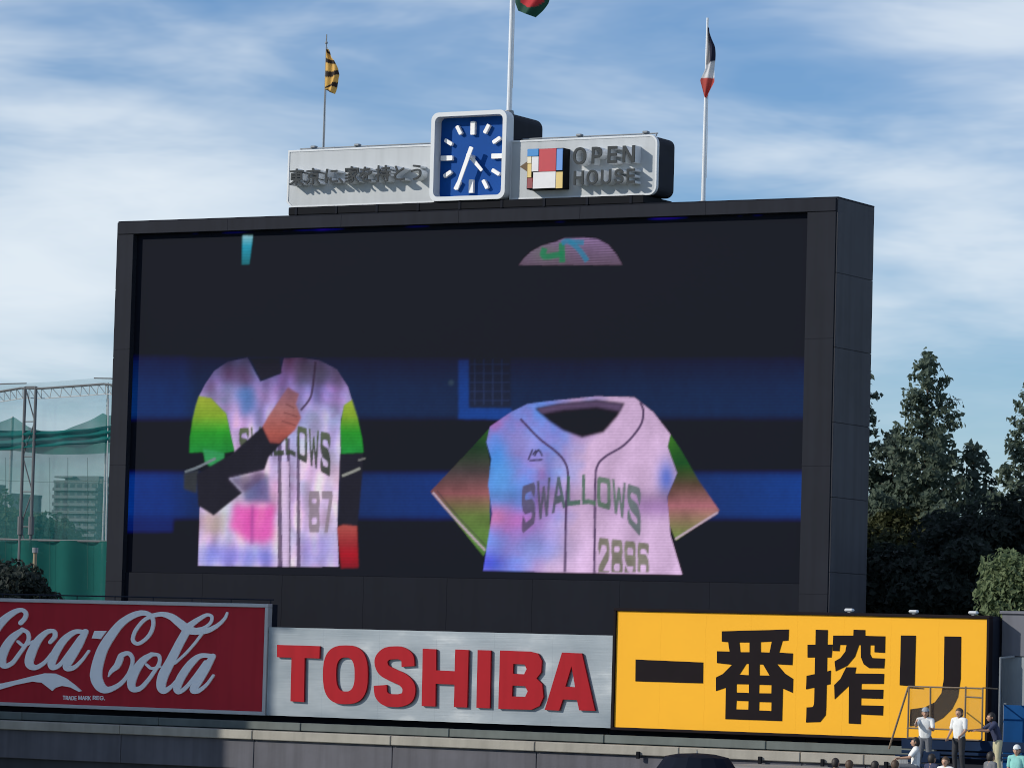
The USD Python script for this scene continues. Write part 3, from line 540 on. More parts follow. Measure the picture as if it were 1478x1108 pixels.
# red board in white script
cz0, cz1 = 9.87, 13.21
ckb = billboard('red_billboard', 'red billboard in silver frame with white Coca-Cola script', -3.9, 7.735, cz0, cz1, .5, M_red, M_frame, .11, 7)
sA, sB = (lambda p: brush(p, (0, 860), 6.52)), (lambda p: brush(p, (120, 860), 6.518))
script = [
 ('letter', [sA([(192, 250, 44), (232, 205, 42), (238, 155, 38), (190, 128, 40), (105, 165, 58), (15, 240, 75), (-75, 360, 85), (-135, 500, 88), (-150, 640, 84), (-120, 770, 66), (-60, 845, 46)])]),
 ('letter', [sA([(205, 318, 42), (115, 390, 70), (45, 490, 84), (12, 590, 82), (38, 655, 52), (115, 625, 42), (190, 525, 36), (262, 420, 36), (258, 345, 34), (205, 312, 38)]), sA([(165, 425, 24), (220, 462, 26), (310, 425, 26)])]),
 ('letter', [sA([(470, 432, 36), (515, 375, 42), (500, 327, 38), (430, 342, 48), (345, 430, 72), (285, 555, 86), (275, 640, 74), (335, 670, 46), (420, 620, 36), (485, 540, 30)])]),
 ('letter', [sA([(800, 338, 36), (705, 335, 46), (605, 405, 66), (525, 520, 76), (482, 630, 72), (500, 672, 46), (565, 640, 40), (650, 530, 40), (750, 390, 40)]), sA([(800, 335, 56), (740, 450, 76), (660, 590, 76), (622, 668, 62), (690, 672, 42), (770, 600, 30), (832, 515, 24)])]),
 ('hyphen', [zpoly([(888, 325), (1002, 325), (945, 402), (862, 395)], (0, 860), 6.52)]),
 ('letter', [sB([(235, 755, 10), (262, 705, 36), (315, 655, 58), (345, 590, 60), (360, 555, 50), (420, 535, 38), (458, 575, 34), (458, 640, 32), (420, 740, 36), (340, 830, 42), (230, 880, 58), (160, 850, 92), (120, 760, 110), (132, 650, 106), (180, 500, 96), (260, 370, 86), (360, 250, 70), (480, 175, 58), (575, 158, 48), (640, 190, 40), (658, 250, 34), (640, 330, 34), (590, 400, 34), (520, 445, 34), (475, 430, 34), (465, 390, 32), (495, 315, 34), (565, 230, 34), (640, 185, 34)])]),
 ('letter', [sB([(970, 325, 76), (900, 450, 80), (825, 600, 86), (752, 740, 96), (730, 845, 84), (760, 890, 56), (825, 850, 36), (868, 800, 26)]), sB([(860, 632, 22), (960, 540, 25), (1045, 445, 25), (1110, 360, 26)]),
             sB([(650, 182, 40), (740, 168, 46), (830, 195, 62), (905, 252, 76), (985, 312, 80), (1080, 332, 60), (1180, 318, 50), (1270, 268, 36), (1330, 208, 28), (1352, 158, 22)]), sB([(985, 285, 62), (1075, 222, 46), (1160, 176, 32), (1207, 192, 28), (1195, 250, 28), (1130, 298, 30), (1045, 318, 38)])]),
 ('letter', [sB([(640, 548, 42), (562, 602, 66), (490, 700, 80), (452, 800, 80), (462, 868, 60), (530, 868, 46), (600, 800, 38), (672, 700, 34), (716, 620, 32), (706, 555, 30), (640, 545, 38)]), sB([(590, 640, 22), (640, 678, 25), (720, 660, 24)])]),
 ('letter', [sB([(1215, 562, 40), (1105, 560, 46), (1020, 622, 66), (932, 740, 76), (882, 850, 72), (895, 898, 46), (955, 868, 38), (1045, 765, 38), (1150, 620, 38)]), sB([(1218, 565, 52), (1150, 680, 76), (1080, 800, 76), (1035, 878, 66), (1085, 888, 42), (1160, 830, 30), (1222, 745, 24)])]),
 ('ribbon', [zpoly([(-75, 850), (0, 822), (150, 790), (300, 752), (420, 724), (520, 727), (620, 772), (700, 832), (766, 890), (742, 898), (660, 856), (580, 842), (520, 860), (490, 890), (440, 850), (390, 812), (300, 802), (150, 832), (0, 876), (-80, 900)], (0, 860), 6.52)])]
for i, (nm, parts) in enumerate(script):
    obj(nm, plate(toplane(unary_union(parts), BY-.05), BY-.002, .045+.0025*(i % 3)), M_coke, ckb)
for w, xa, xb in (('TRADE', 592, 722), ('MARK', 738, 856), ('REG.', 874, 990)):
    a, b = at(xa/6.52, 860+972/6.52, BY), at(xb/6.52, 860+972/6.52, BY)
    m = meshkit.text_mesh(w, .12, .012, bold=True); s = (b[0]-a[0])/(m.bounds[1][0]-m.bounds[0][0]); m.apply_translation((-m.bounds[0][0], 0, 0)); m.apply_scale((s, 1, 1)); m.apply_transform(RX); m.apply_translation((a[0], BY-.002, a[2])); obj('small_print', m, M_coke, ckb)
obj('top_rail', cat([tube((-3.9, BY+.3, cz1+.13), (7.7, BY+.3, cz1+.13), .02)]+[tube((x, BY+.3, cz1), (x, BY+.3, cz1+.14), .015) for x in np.linspace(-3.8, 7.6, 9)]), M_navy, ckb)

# silver board in red block letters
n = {'g': ('texture_coordinate', {}), 'm': ('mapping', {'scale': (.35, 1, .9)}), 'n': ('noise_texture', {'scale': 1.3, 'detail': 4.0}), 'm2': ('mapping', {'scale': (.5, 1, 40)}), 'n2': ('noise_texture', {'scale': 1.0, 'detail': 3.0}),
     'r': ('rgb_ramp', {'ramp': [(.3, (.20, .24, .275)), (.58, (.29, .33, .365)), (.76, (.50, .53, .55))]}), 'b': ('bump', {'strength': .15, 'distance': .01}), 'p': ('principled_bsdf', {'metallic': .5, 'roughness': .45})}
M_silver = usdkit.material(stage, '/World/Looks/brushed_silver', n, [('g.object', 'm.vector'), ('m.vector', 'n.vector'), ('n.fac', 'r.fac'), ('r.color', 'p.base_color'), ('g.object', 'm2.vector'), ('m2.vector', 'n2.vector'), ('n2.fac', 'b.height'), ('b.normal', 'p.normal')], surface='p.BSDF')
tsb = billboard('silver_billboard', 'brushed silver billboard with raised red TOSHIBA letters', 7.755, 19.44, 9.88, 12.52, .4, M_silver, M_frame, 0, 6)
M_tred = mat('letter_red', (.34, .010, .018), .6, .06, 1, spec=.12, streak=.12)
Z6 = lambda p, holes=(): zpoly(p, (370, 860), 2.687, holes)
def sq(cx, cy, rx, ry, e=2.7, n=40):
    t = np.linspace(0, 2*math.pi, n, endpoint=False); return [(cx+rx*math.copysign(abs(math.cos(a))**(2/e), math.cos(a)), cy+ry*math.copysign(abs(math.sin(a))**(2/e), math.sin(a))) for a in t]
Sst = spline([(588, 272), (584, 238), (560, 221), (532, 219), (502, 225), (483, 250), (494, 285), (530, 306), (568, 324), (590, 352), (586, 388), (562, 402), (534, 404), (504, 400), (484, 380), (480, 345)], 6)
letters = [Z6([(80, 188), (246, 193), (244, 241), (187, 239), (184, 410), (132, 407), (136, 238), (80, 236)]), Z6(sq(345, 304, 87, 114), [sq(345, 303, 36, 66)]),
           affinity.affine_transform(LineString(Sst).buffer(25, cap_style='flat'), [1/2.687, 0, 0, 1/2.687, 370, 860]),
           Z6([(645, 203), (697, 205), (697, 287), (769, 290), (771, 206), (823, 208), (817, 431), (766, 429), (768, 342), (695, 339), (694, 427), (641, 425)]), Z6([(858, 208), (909, 210), (905, 434), (853, 432)]),
           Z6([(945, 210), (1060, 214), (1092, 222), (1107, 250), (1104, 295), (1086, 318), (1108, 340), (1113, 390), (1098, 425), (1066, 440), (938, 436)], [[(996, 262), (1040, 264), (1048, 282), (1038, 302), (995, 300)], [(993, 346), (1042, 348), (1052, 368), (1042, 390), (991, 388)]]),
           Z6([(1185, 218), (1262, 221), (1313, 444), (1252, 442), (1243, 402), (1188, 400), (1174, 443), (1118, 440)], [[(1222, 270), (1236, 352), (1198, 350)]])]
for g in letters: obj('letter', plate(toplane(g, BY-.09), BY-.02, .07), M_tred, tsb)
for g in letters:
    c = toplane(g, BY-.09).representative_point(); obj('standoff', tube((c.x, BY+.01, c.y), (c.x, BY-.021, c.y), .02), M_grey, tsb)
# yellow board in black characters
kb = billboard('yellow_billboard', 'bright yellow billboard with four large black Japanese characters', 19.47, 31.04, 9.83, 13.31, .75, M_yellow, M_ink, .085, 8)
Z7 = lambda p: zpoly(p, (860, 860), 2.391)
b1 = lambda p, h=(): zpoly(p, (1025, 895), 7.146, h)
s1 = lambda p: zpoly(p, (1150, 895), 7.148)
r1 = lambda p: zpoly(p, (1280, 900), 5.328)
chars = [Z7([(137, 218), (370, 228), (369, 300), (136, 293)]),
  b1([(120, 110), (810, 92), (805, 205), (745, 210), (710, 330), (852, 338), (846, 458), (690, 450), (770, 545), (855, 600), (850, 745), (748, 700), (740, 1035), (155, 1015), (162, 690), (60, 725), (60, 585), (130, 550), (225, 455), (70, 437), (70, 315), (200, 320), (185, 222), (120, 216)],
     [[(300, 225), (405, 225), (405, 325), (310, 325)], [(520, 222), (635, 215), (612, 330), (520, 325)], [(372, 445), (398, 445), (398, 562), (300, 558)], [(508, 452), (545, 452), (612, 567), (508, 565)], [(270, 655), (400, 657), (400, 746), (270, 742)], [(505, 660), (632, 664), (630, 750), (502, 748)], [(270, 825), (395, 830), (392, 918), (266, 914)], [(505, 838), (632, 842), (630, 932), (502, 926)]]),
  unary_union([s1([(195, 95), (318, 97), (302, 890), (296, 975), (240, 1045), (95, 1050), (100, 895), (165, 890), (178, 860)]), s1([(110, 250), (370, 248), (356, 380), (110, 380)]), s1([(100, 570), (350, 515), (346, 655), (95, 708)]),
     s1([(375, 155), (582, 156), (585, 95), (705, 97), (705, 157), (912, 162), (908, 332), (800, 326), (802, 255), (445, 250), (438, 315), (372, 312)]), s1([(515, 240), (645, 240), (600, 370), (520, 465), (400, 522), (390, 420), (450, 385), (500, 320)]), s1([(660, 240), (758, 240), (756, 345), (776, 385), (908, 392), (900, 492), (745, 490), (690, 450), (662, 380)]),
     s1([(510, 480), (612, 482), (600, 545), (540, 670), (390, 810), (385, 665), (450, 600)]), s1([(540, 545), (668, 546), (658, 1066), (535, 1060)]), s1([(585, 545), (900, 550), (895, 652), (540, 650)]), s1([(650, 708), (892, 713), (887, 806), (650, 800)]), s1([(650, 872), (892, 880), (886, 978), (650, 966)])]),
  unary_union([r1([(108, 88), (222, 90), (212, 478), (98, 470)]), r1([(442, 95), (570, 98), (566, 420), (546, 560), (502, 650), (432, 720), (340, 770), (175, 785), (180, 655), (290, 640), (370, 600), (420, 530), (438, 420)])])]
for i, g in enumerate(chars): obj('character', plate(toplane(g, BY-.015), BY-.001, .014), M_ink, kb)
for px in (1226, 1319, 1405):
    p = at(px, 882, BY+.3)
    l = thing('floodlight', {1226: 'leftmost of three small white floodlights on top of the yellow billboard', 1319: 'middle one of three small white floodlights on top of the yellow billboard', 1405: 'rightmost of three small white floodlights on top of the yellow billboard'}[px], 'floodlight', 'floodlights above the yellow billboard', (p[0], BY+.3, 13.312))
    obj('bracket', bx(-.04, .04, -.04, .04, 0, .03), M_grey, l); obj('housing', bevel(-.13, .13, -.08, .08, .032, .12, .03), M_rim, l)
# steel frame and dark wall behind the boards
bw = thing('backing_wall', 'dark steel backing wall behind the three billboards', 'wall')
for k in range(12):
    x = -6+k*3.12
    obj('wall_panel', bx(x+.01, x+3.11, -1.7, -1.55, 0.0, 12.3 if k < 9 else 13.2), M_navy, bw)

# ------------------------------------------------------------------ wall and terraces below the boards
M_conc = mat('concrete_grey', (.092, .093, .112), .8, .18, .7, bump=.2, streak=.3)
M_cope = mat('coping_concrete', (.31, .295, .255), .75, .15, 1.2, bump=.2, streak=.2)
M_lower = mat('dark_lower_band', (.028, .032, .04), .7, .2, .8, streak=.2)  # plain dark band along the lower part of the wall
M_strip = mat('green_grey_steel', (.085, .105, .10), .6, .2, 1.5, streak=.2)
pw = thing('parapet_wall', 'long grey concrete wall with a pale coping under the billboards', 'wall')
CY = -3.5; cop = 9.44; face_z = 8.30
jx = [at(px, 1070, CY)[0] for px in (983, 1158, 1250)]
xs = [-16, -11.2, -6.4, -1.6, 3.2, 8.0, 12.8, 17.6, jx[0], jx[1], jx[2], 29.3]
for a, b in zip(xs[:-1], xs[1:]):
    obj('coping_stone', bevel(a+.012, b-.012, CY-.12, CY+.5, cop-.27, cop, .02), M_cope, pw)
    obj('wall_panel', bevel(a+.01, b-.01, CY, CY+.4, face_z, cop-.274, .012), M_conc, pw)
obj('lower_band', bx(-16, 29.3, CY+.15, CY+.45, 0, face_z-.004), M_lower, pw)
for k in range(5): obj('drain_bracket', bevel(20.9+k*1.9, 21.0+k*1.9, CY-.2, CY-.125, cop-.36, cop-.16, .01), M_dark, pw)
sr_ = thing('service_beam', 'grey green steel beam between the billboards and the pale coping', 'beam')
for k in range(7): obj('beam_length', bevel(-6+k*5.1+.01, -6+(k+1)*5.1-.01, -3.0, -2.86, 9.46, 9.70, .02), M_strip, sr_)

# grey hut, white post and blue sheeting at the right end
hut = thing('equipment_hut', 'grey clad equipment hut right of the yellow billboard', 'hut')
M_hutA, M_hutB = mat('hut_grey', (.14, .147, .175), .6, .12, .8, streak=.2, spec=.2), mat('hut_pale_grey', (.22, .255, .28), .6, .12, .8, streak=.2)
hx = at(1446, 900, -1.9)[0]; hz = at(1460, 886, -1.9)[2]; hm = at(1460, 947, -1.9)[2]
obj('core', bx(hx+.1, 44, -1.78, 2.0, 0, hz-.05), M_navy, hut)
for k in range(5):
    x = hx+k*2.4
    obj('upper_panel', bevel(x+.006, x+2.394, -1.9, -1.785, hm+.01, hz, .01), M_hutA, hut); obj('lower_panel', bevel(x+.006, x+2.394, -1.87, -1.785, 8.4, hm-.01, .01), M_hutB, hut)
obj('roof_edge', bevel(hx-.05, 44, -1.96, 2.05, hz+.002, hz+.09, .015), M_hutA, hut)
pp_ = at(1444, 948, -2.3); pb_ = at(1441, 1045, -2.3)
dp = thing('downpipe', 'pale grey pipe standing beside the right end of the yellow billboard', 'pipe')
obj('pipe', tube((pp_[0], -2.3, 8.4), (pp_[0], -2.3, pp_[2]), .035, n=12), M_grey, dp); obj('elbow', tube((pp_[0], -2.3, pp_[2]-.02), (pp_[0]+.25, -1.95, pp_[2]+.03), .035, n=12), M_grey, dp)
M_blue = mat('blue_sheet', (.004, .060, .20), .7, .22, .7, spec=.1, bump=.1, streak=.25)
bl = thing('blue_hoarding', 'blue sheet hoarding in front of the grey hut', 'hoarding')
bx0 = at(1448, 1030, -3.2)[0]; bzt = at(1460, 1017, -3.2)[2]
for k in range(6): obj('sheet', bevel(bx0+k*1.1+.006, bx0+(k+1)*1.1-.006, -3.2, -3.14, 7.6, bzt-.05*(k % 2), .01), M_blue, bl)
for k in range(7): obj('post', bx(bx0+k*1.1-.03, bx0+k*1.1+.03, -3.13, -3.05, 7.0, bzt+.05), M_grey, bl)

# cage of thin pipes in front of the yellow board
M_pipe = mat('cage_pipe', (.15, .11, .07), .6, .15, 3)
cg = thing('pipe_cage', 'frame of thin pipes with netting before the yellow billboard', 'cage')
Yc = -4.4
C = lambda x, y: at(x, y, Yc)
def pipe(a, b, r=.026, nm='pipe'): obj(nm, tube(C(*a), C(*b), r, n=8), M_pipe, cg)
for q in (((1312, 990), (1310, 1064)), ((1394, 990), (1392, 1066)), ((1418.5, 992), (1417, 1068)), ((1343, 991), (1342.5, 1064))): pipe(*q)
for q in (((1311, 990), (1419, 993)), ((1394, 1005), (1418, 1006.5)), ((1309, 1050), (1417, 1054)), ((1310, 1064), (1417, 1068))): pipe(*q, r=.022, nm='rail')
pipe((1311, 991), (1283, 1080), .03, 'strut')
for x in (1312, 1394, 1418.5):
    a = C(x, 992); obj('back_pipe', tube(a, (a[0], -3.4, a[2]-.02), .02, n=6), M_pipe, cg)
v = [C(1312, 991), C(1418, 994), C(1417, 1053), C(1310, 1050)]; v = [p+np.array([0, .05, 0]) for p in v]
obj('netting', (np.array(v), np.array([[0, 1, 2, 3]])), net_mat('cage_net', (.30, .24, .16), .22), cg)

# terraces of the outfield stand
M_step = mat('terrace_concrete', (.22, .22, .22), .85, .2, .6, bump=.2)
st = thing('outfield_terrace', 'stepped grey concrete terrace running below the frame', 'stand')
ZF = at(1385, 1022, -6.0)[2]-1.74                                       # floor the standing people are on
obj('step', bx(24.5, 46, -6.6, -3.32, 0, ZF), M_step, st)
for k in range(11): obj('step', bx(15, 46, -7.45-.85*k, -6.6-.85*k, 0, ZF-.5*(k+1)), M_step, st)
M_seat = mat('seat_blue', (.005, .018, .052), .7, .25, 2, spec=.12)
def bench(x0, x1, y, z, label, back=True):
    t = thing('stand_bench', label, 'bench', 'blue benches of the outfield stand', (x0, y, z)); L = x1-x0
    obj('seat', bevel(0, L, -.2, .2, .40, .44, .012), M_seat, t)
    if back: obj('backrest', bevel(0, L, .22, .26, .60, .88, .012), M_seat, t); obj('back_rail', bevel(0, L, .22, .26, .48, .56, .01), M_seat, t)
    for x in np.linspace(.15, L-.15, 4): obj('leg', bx(x-.03, x+.03, -.15, .25, 0, .398), M_grey, t)
bench(at(1296, 1085, -4.6)[0], 29.8, -4.6, ZF, 'blue bench below the pipe cage, in front of the yellow billboard')
bench(29.9, 33.2, -4.6, ZF, 'blue bench in front of the blue hoarding, right of the pipe cage')
bench(at(1305, 1095, -5.9)[0], 31.0, -5.9, ZF-.32, 'blue bench in the lower row, behind the seated spectators')

# ------------------------------------------------------------------ people
MH = lambda pts: Manifold.batch_hull(pts)
def sph(p, r, n=10):
    return Manifold.sphere(r, n).translate(tuple(map(float, p)))
def bones(bs, refine=None):
    ms = [Manifold.batch_hull([sph(a, ra), sph(b, rb)]) for a, ra, b, rb in bs]
    m = ms[0]
    for k in ms[1:]: m = m+k
    return m
SKIN = [mat('skin_a', (.42, .25, .17), .5, .06, 6), mat('skin_b', (.36, .20, .13), .5, .06, 6)]
M_eye = mat('eye_dark', (.02, .015, .012), .3, .05, 5); M_mouth = mat('lip', (.28, .09, .08), .5, .05, 5); M_shoe = mat('shoe_dark', (.05, .05, .055), .6, .1, 5)
def cloth(nm, c): return mat('cloth_'+nm, c, .8, .12, 6, bump=.2)
def person(label, group, px, py, Y, heading, shirt, trousers, hair, floor=None, seated=False, arms=((.0, .25), (.0, .25)), hat=None, skin=0, lean=0.0, height=1.70, headturn=0.0, sleeve=.55, turn=None):
    """arms: for the right and left arm (raise forward in radians, bend of the elbow). The head top stands at pixel (px, py) on the plane Y."""
    top = at(px, py, Y); s = height/1.72
    dz = -0.45 if seated else 0.0
    fz = top[2]-(1.72+dz)*s
    t = thing('person', label, 'person', group, (top[0], Y, fz), heading)
    A = lambda p: np.asarray(p, float)*s
    def L(p):                                                             # lean of the upper body about the hips
        p = np.array(p, float); h = p[2]-(.92+dz); c, d = math.cos(lean), math.sin(lean)
        return np.array([p[0], p[1]*c-h*d if h > 0 else p[1], (.92+dz)+h*c+p[1]*d if h > 0 else p[2]])
    B, S, T, Hh, Sh = [], [], [], [], []
    pel, che, nek, hed = (0, 0, .95+dz), L((0, .01, 1.26+dz)), L((0, .01, 1.46+dz)), L((0, -.02, 1.60+dz))
    for sx in (-1, 1):
        hip = (sx*.09, 0, .92+dz)
        if seated: kne, ank, toe = (sx*.13, -.44, .50), (sx*.12, -.42, .09), (sx*.13, -.62, .05)
        else: kne, ank, toe = (sx*.11, -.03, .50), (sx*.12, .03, .08), (sx*.14, -.15, .05)
        B += [(hip, .085, kne, .058), (kne, .056, ank, .038), (ank, .038, toe, .03)]
        T += [(hip, .105, kne, .075), (kne, .074, (ank[0], ank[1], ank[2]+.05), .056)]
        Sh += [(ank, .05, (toe[0], toe[1], toe[2]), .042)]
        up, bend = arms[0 if sx < 0 else 1]
        sh_ = L((sx*.18, .0, 1.41+dz)); d1 = np.array([sx*.16, -math.sin(up), -math.cos(up)]); d1 /= np.linalg.norm(d1); elb = sh_+d1*.29
        u2 = up+bend; d2 = np.array([-sx*.12, -math.sin(u2), -math.cos(u2)]); d2 /= np.linalg.norm(d2); wri = elb+d2*.25
        B += [(sh_, .052, elb, .04), (elb, .04, wri, .027)]
        S += [(sh_, .066, sh_+(elb-sh_)*sleeve/.55*.72, .058), (L((sx*.06, .01, 1.43+dz)), .075, sh_, .068)]
        pm = wri+d2*.07; side = np.array([sx*.0, 1, 0]); side = side-d2*(side @ d2); side /= np.linalg.norm(side); nrm = np.cross(d2, side)
        B += [(wri, .026, pm-side*.022, .015), (wri, .026, pm+side*.022, .015), (pm-side*.022, .015, pm+side*.022, .015)]
        for k, ln in enumerate((.068, .078, .072, .055)):                 # four fingers, curled a little, and the thumb
            f0 = pm+side*(.027-.018*k); f1 = f0+d2*ln*.55+nrm*.008*sx; f2 = f1+d2*ln*.4+nrm*.024*sx
            B += [(f0, .009, f1, .0085), (f1, .0085, f2, .0075)]
        t0 = wri+d2*.025+side*.022; t1 = t0+side*.03+d2*.028; B += [(t0, .012, t1, .010), (t1, .010, t1+d2*.028, .008)]
    B += [(pel, .11, che, .105), (che, .105, L((0, .01, 1.38+dz)), .085), (L((0, .01, 1.36+dz)), .08, nek, .052), (nek, .052, hed, .06)]
    S += [((-.055, 0, .955+dz), .112, (.055, 0, .955+dz), .112)]
    S += [((sx*.045, 0, .985+dz), .114, L((sx*.07, .005, 1.27+dz)), .118) for sx in (-1, 1)]+[(L((sx*.07, .005, 1.27+dz)), .118, L((sx*.05, .01, 1.39+dz)), .085) for sx in (-1, 1)]
    T += [((-.06, 0, .92+dz), .108, (.06, 0, .92+dz), .108)]
    sc = lambda bs: [(A(a), ra*s, A(b), rb*s) for a, ra, b, rb in bs]
    body = bones(sc(B))
    c_, s_ = math.cos(headturn), math.sin(headturn)
    hp = lambda x, y, z: A(hed+np.array([x*c_-y*s_, x*s_+y*c_, z]))
    head = Manifold.batch_hull([sph(hp(0, .012, .028), .094*s, 14), sph(hp(0, -.045, -.055), .055*s, 12), sph(hp(0, -.02, .0), .088*s, 14)])
    nose = Manifold.batch_hull([sph(hp(0, -.10, .0), .011*s, 8), sph(hp(0, -.115, -.028), .014*s, 8), sph(hp(0, -.09, -.03), .018*s, 8)])
    ears = [Manifold.batch_hull([sph(hp(e*.092, .01, .015), .016*s, 8), sph(hp(e*.09, .012, -.025), .012*s, 8)]) for e in (-1, 1)]
    body = body+head+nose+ears[0]+ears[1]
    obj('body', body, SKIN[skin], t, 40)
    tor = lambda *q: Manifold.batch_hull([sph(A(p), r_*s) for p, r_ in q])
    shm = bones(sc(S))+tor(*[((sx*.05, 0, .985+dz), .112) for sx in (-1, 1)], *[(L((sx*.07, .005, 1.27+dz)), .118) for sx in (-1, 1)])+tor(*[(L((sx*.07, .005, 1.27+dz)), .118) for sx in (-1, 1)], *[(L((sx*.07, .01, 1.40+dz)), .078) for sx in (-1, 1)])
    obj('shirt', shm, shirt, t, 40); obj('trousers', bones(sc(T)), trousers, t, 40)
    for sh in Sh: obj('shoe', bones(sc([sh])), M_shoe, t, 40)
    cap_ = Manifold.batch_hull([sph(hp(0, .02, .036), .108*s, 14), sph(hp(0, .04, -.035), .092*s, 12)])-Manifold.cube((.4, .4, .4)).translate((-.2, -.4-.045, -.4+.055)).rotate((0, 0, math.degrees(headturn))).translate(tuple(A(hed)))
    obj('hair', cap_, hair, t, 40)
    if hat:
        h = Manifold.batch_hull([sph(hp(0, .012, .06), .104*s, 14), sph(hp(0, .012, .045), .106*s, 14)]); cut = Manifold.cube((.5, .5, .5)).translate((-.25, -.25, -.45)).translate(tuple(hp(0, 0, 0)))
        brim = Manifold.batch_hull([sph(hp(-.06, -.10, .05), .012*s, 8), sph(hp(.06, -.10, .05), .012*s, 8), sph(hp(0, -.18, .04), .012*s, 8), sph(hp(0, -.02, .06), .02*s, 8)])
        obj('cap', (h-cut)+brim, hat, t, 40)
    for e in (-1, 1): obj('eye', sph(hp(e*.034, -.092, .008), .011*s, 8), M_eye, t)
    obj('mouth', Manifold.batch_hull([sph(hp(-.02, -.092, -.062), .008*s, 6), sph(hp(.02, -.092, -.062), .008*s, 6)]), M_mouth, t)
    return t
hairB, hairG = mat('hair_black', (.014, .011, .01), .6, .2, 8), mat('hair_brown', (.06, .035, .02), .6, .2, 8)
cW, cG, cK, cN, cKh, cPk, cTe, cGy = cloth('white', (.66, .68, .68)), cloth('grey', (.28, .32, .36)), cloth('black', (.02, .022, .028)), cloth('navy', (.022, .03, .075)), cloth('khaki', (.42, .40, .26)), cloth('pink', (.55, .34, .40)), cloth('teal', (.22, .52, .48)), cloth('dull_grey', (.12, .13, .15))
person('person in white shirt and grey cap standing before the pipe cage, arms raised', None, 1336, 1022, -5.6, 18, cW, cGy, hairB, hat=cG, arms=((1.0, 1.0), (.5, 1.2)))
person('dark-haired person in white shirt and black trousers standing by the right cage pipe', None, 1385, 1022, -6.0, -8, cW, cK, hairG, arms=((.15, .7), (.2, .8)))
person('person in navy top and khaki trousers leaning forward by the blue hoarding', None, 1441, 1027, -5.6, -50, cN, cKh, hairB, arms=((1.0, .5), (.9, .7)), lean=.28, skin=1)
person('seated person in a white top and dark trousers next to the cage, turned sideways', None, 1322, 1064, -6.3, -60, cW, cGy, hairB, seated=True, arms=((.6, .9), (.7, .8)))
G = 'spectators in the lowest visible row'
person('black-haired spectator in dark top, farthest left of the front row', G, 1206, 1094, -8.0, 170, cK, cK, hairB, seated=True)
person('spectator in pink top beside the farthest left one in the front row', G, 1226, 1097, -8.2, -160, cPk, cK, hairG, seated=True, skin=1)
person('black-haired spectator below the joint in the grey wall', G, 1263, 1098, -8.0, 175, cGy, cK, hairB, seated=True)
person('brown-haired spectator in grey top below the foot of the cage strut', G, 1292, 1097, -8.1, 195, cG, cK, hairG, seated=True)
person('spectator in dark top seated below the person with the grey cap', G, 1345, 1088, -7.6, 160, cN, cK, hairB, seated=True)
person('spectator in white top seated below the gap between the standing people', G, 1365, 1092, -7.8, 0, cW, cK, hairG, seated=True)
person('spectator in dull grey top seated left of the person in navy', G, 1430, 1085, -7.4, 150, cGy, cK, hairB, seated=True)
person('spectator in teal top at the right edge of the row', G, 1468, 1076, -7.2, 8, cTe, cW, hairG, seated=True, hat=cW)
for x0_, x1_ in ((24.6, 33.5),):
    bench(x0_, x1_, -7.75, at(1300, 1097, -8.0)[2]-1.27-.02, 'long backless blue bench under the front row of spectators', False)

# parasol
pa = at(1006, 1086, -9.0)
ps = thing('parasol', 'dark navy parasol poking up at the bottom edge before the grey wall', 'parasol', None, (pa[0], -9.0, pa[2]-2.4))
M_par = mat('parasol_cloth', (.006, .009, .018), .8, .2, 3, spec=.08)
R, Hh = 1.15, .62
ang = np.arange(8)*math.pi/4+.2
prof = [(0.0, 0.0), (.45, -.03), (.75, -.10), (1.0, -.50)]
for k in range(8):
    V, Fq = [], []
    for r, h in prof:
        for q in (0, .5, 1):
            a = ang[k]+q*math.pi/4; sagz = -.03*math.sin(q*math.pi)*r
            V.append((math.cos(a)*r*R, math.sin(a)*r*R, 2.4+h+sagz))
    i = np.arange(12).reshape(4, 3); Fq = np.c_[i[:-1, :-1].ravel(), i[1:, :-1].ravel(), i[1:, 1:].ravel(), i[:-1, 1:].ravel()]
    obj('panel', (np.array(V), Fq), M_par, ps)
    obj('rib', tube((0, 0, 2.34), (math.cos(ang[k])*R, math.sin(ang[k])*R, 2.4-.51), .01, n=5), M_grey, ps)
obj('shaft', tube((0, 0, -.6), (0, 0, 2.45), .022), M_grey, ps); obj('ferrule', tube((0, 0, 2.41), (0, 0, 2.5), .015, .006), M_dark, ps)

# ------------------------------------------------------------------ trees
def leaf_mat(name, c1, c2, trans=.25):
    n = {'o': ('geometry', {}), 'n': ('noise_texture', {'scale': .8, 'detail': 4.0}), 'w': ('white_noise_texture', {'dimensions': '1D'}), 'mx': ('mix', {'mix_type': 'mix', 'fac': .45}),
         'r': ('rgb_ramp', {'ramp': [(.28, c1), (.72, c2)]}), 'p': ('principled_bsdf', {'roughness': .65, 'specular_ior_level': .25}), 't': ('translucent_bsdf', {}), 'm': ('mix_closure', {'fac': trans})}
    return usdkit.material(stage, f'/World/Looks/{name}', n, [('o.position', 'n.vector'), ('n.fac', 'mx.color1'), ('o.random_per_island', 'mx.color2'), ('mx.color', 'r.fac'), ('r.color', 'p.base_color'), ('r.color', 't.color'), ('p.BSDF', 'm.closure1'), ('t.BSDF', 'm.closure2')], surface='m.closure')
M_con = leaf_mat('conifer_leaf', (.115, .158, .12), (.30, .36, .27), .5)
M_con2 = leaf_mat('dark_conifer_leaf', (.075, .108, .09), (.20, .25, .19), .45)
M_dk = leaf_mat('dark_shade_leaf', (.022, .032, .027), (.060, .074, .056), .3)  # very dark leaf colour, also carries the shade of the low undergrowth
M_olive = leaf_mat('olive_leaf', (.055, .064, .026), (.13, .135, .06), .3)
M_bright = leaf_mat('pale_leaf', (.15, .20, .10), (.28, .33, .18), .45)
M_left = leaf_mat('mid_leaf', (.05, .085, .035), (.125, .17, .06))
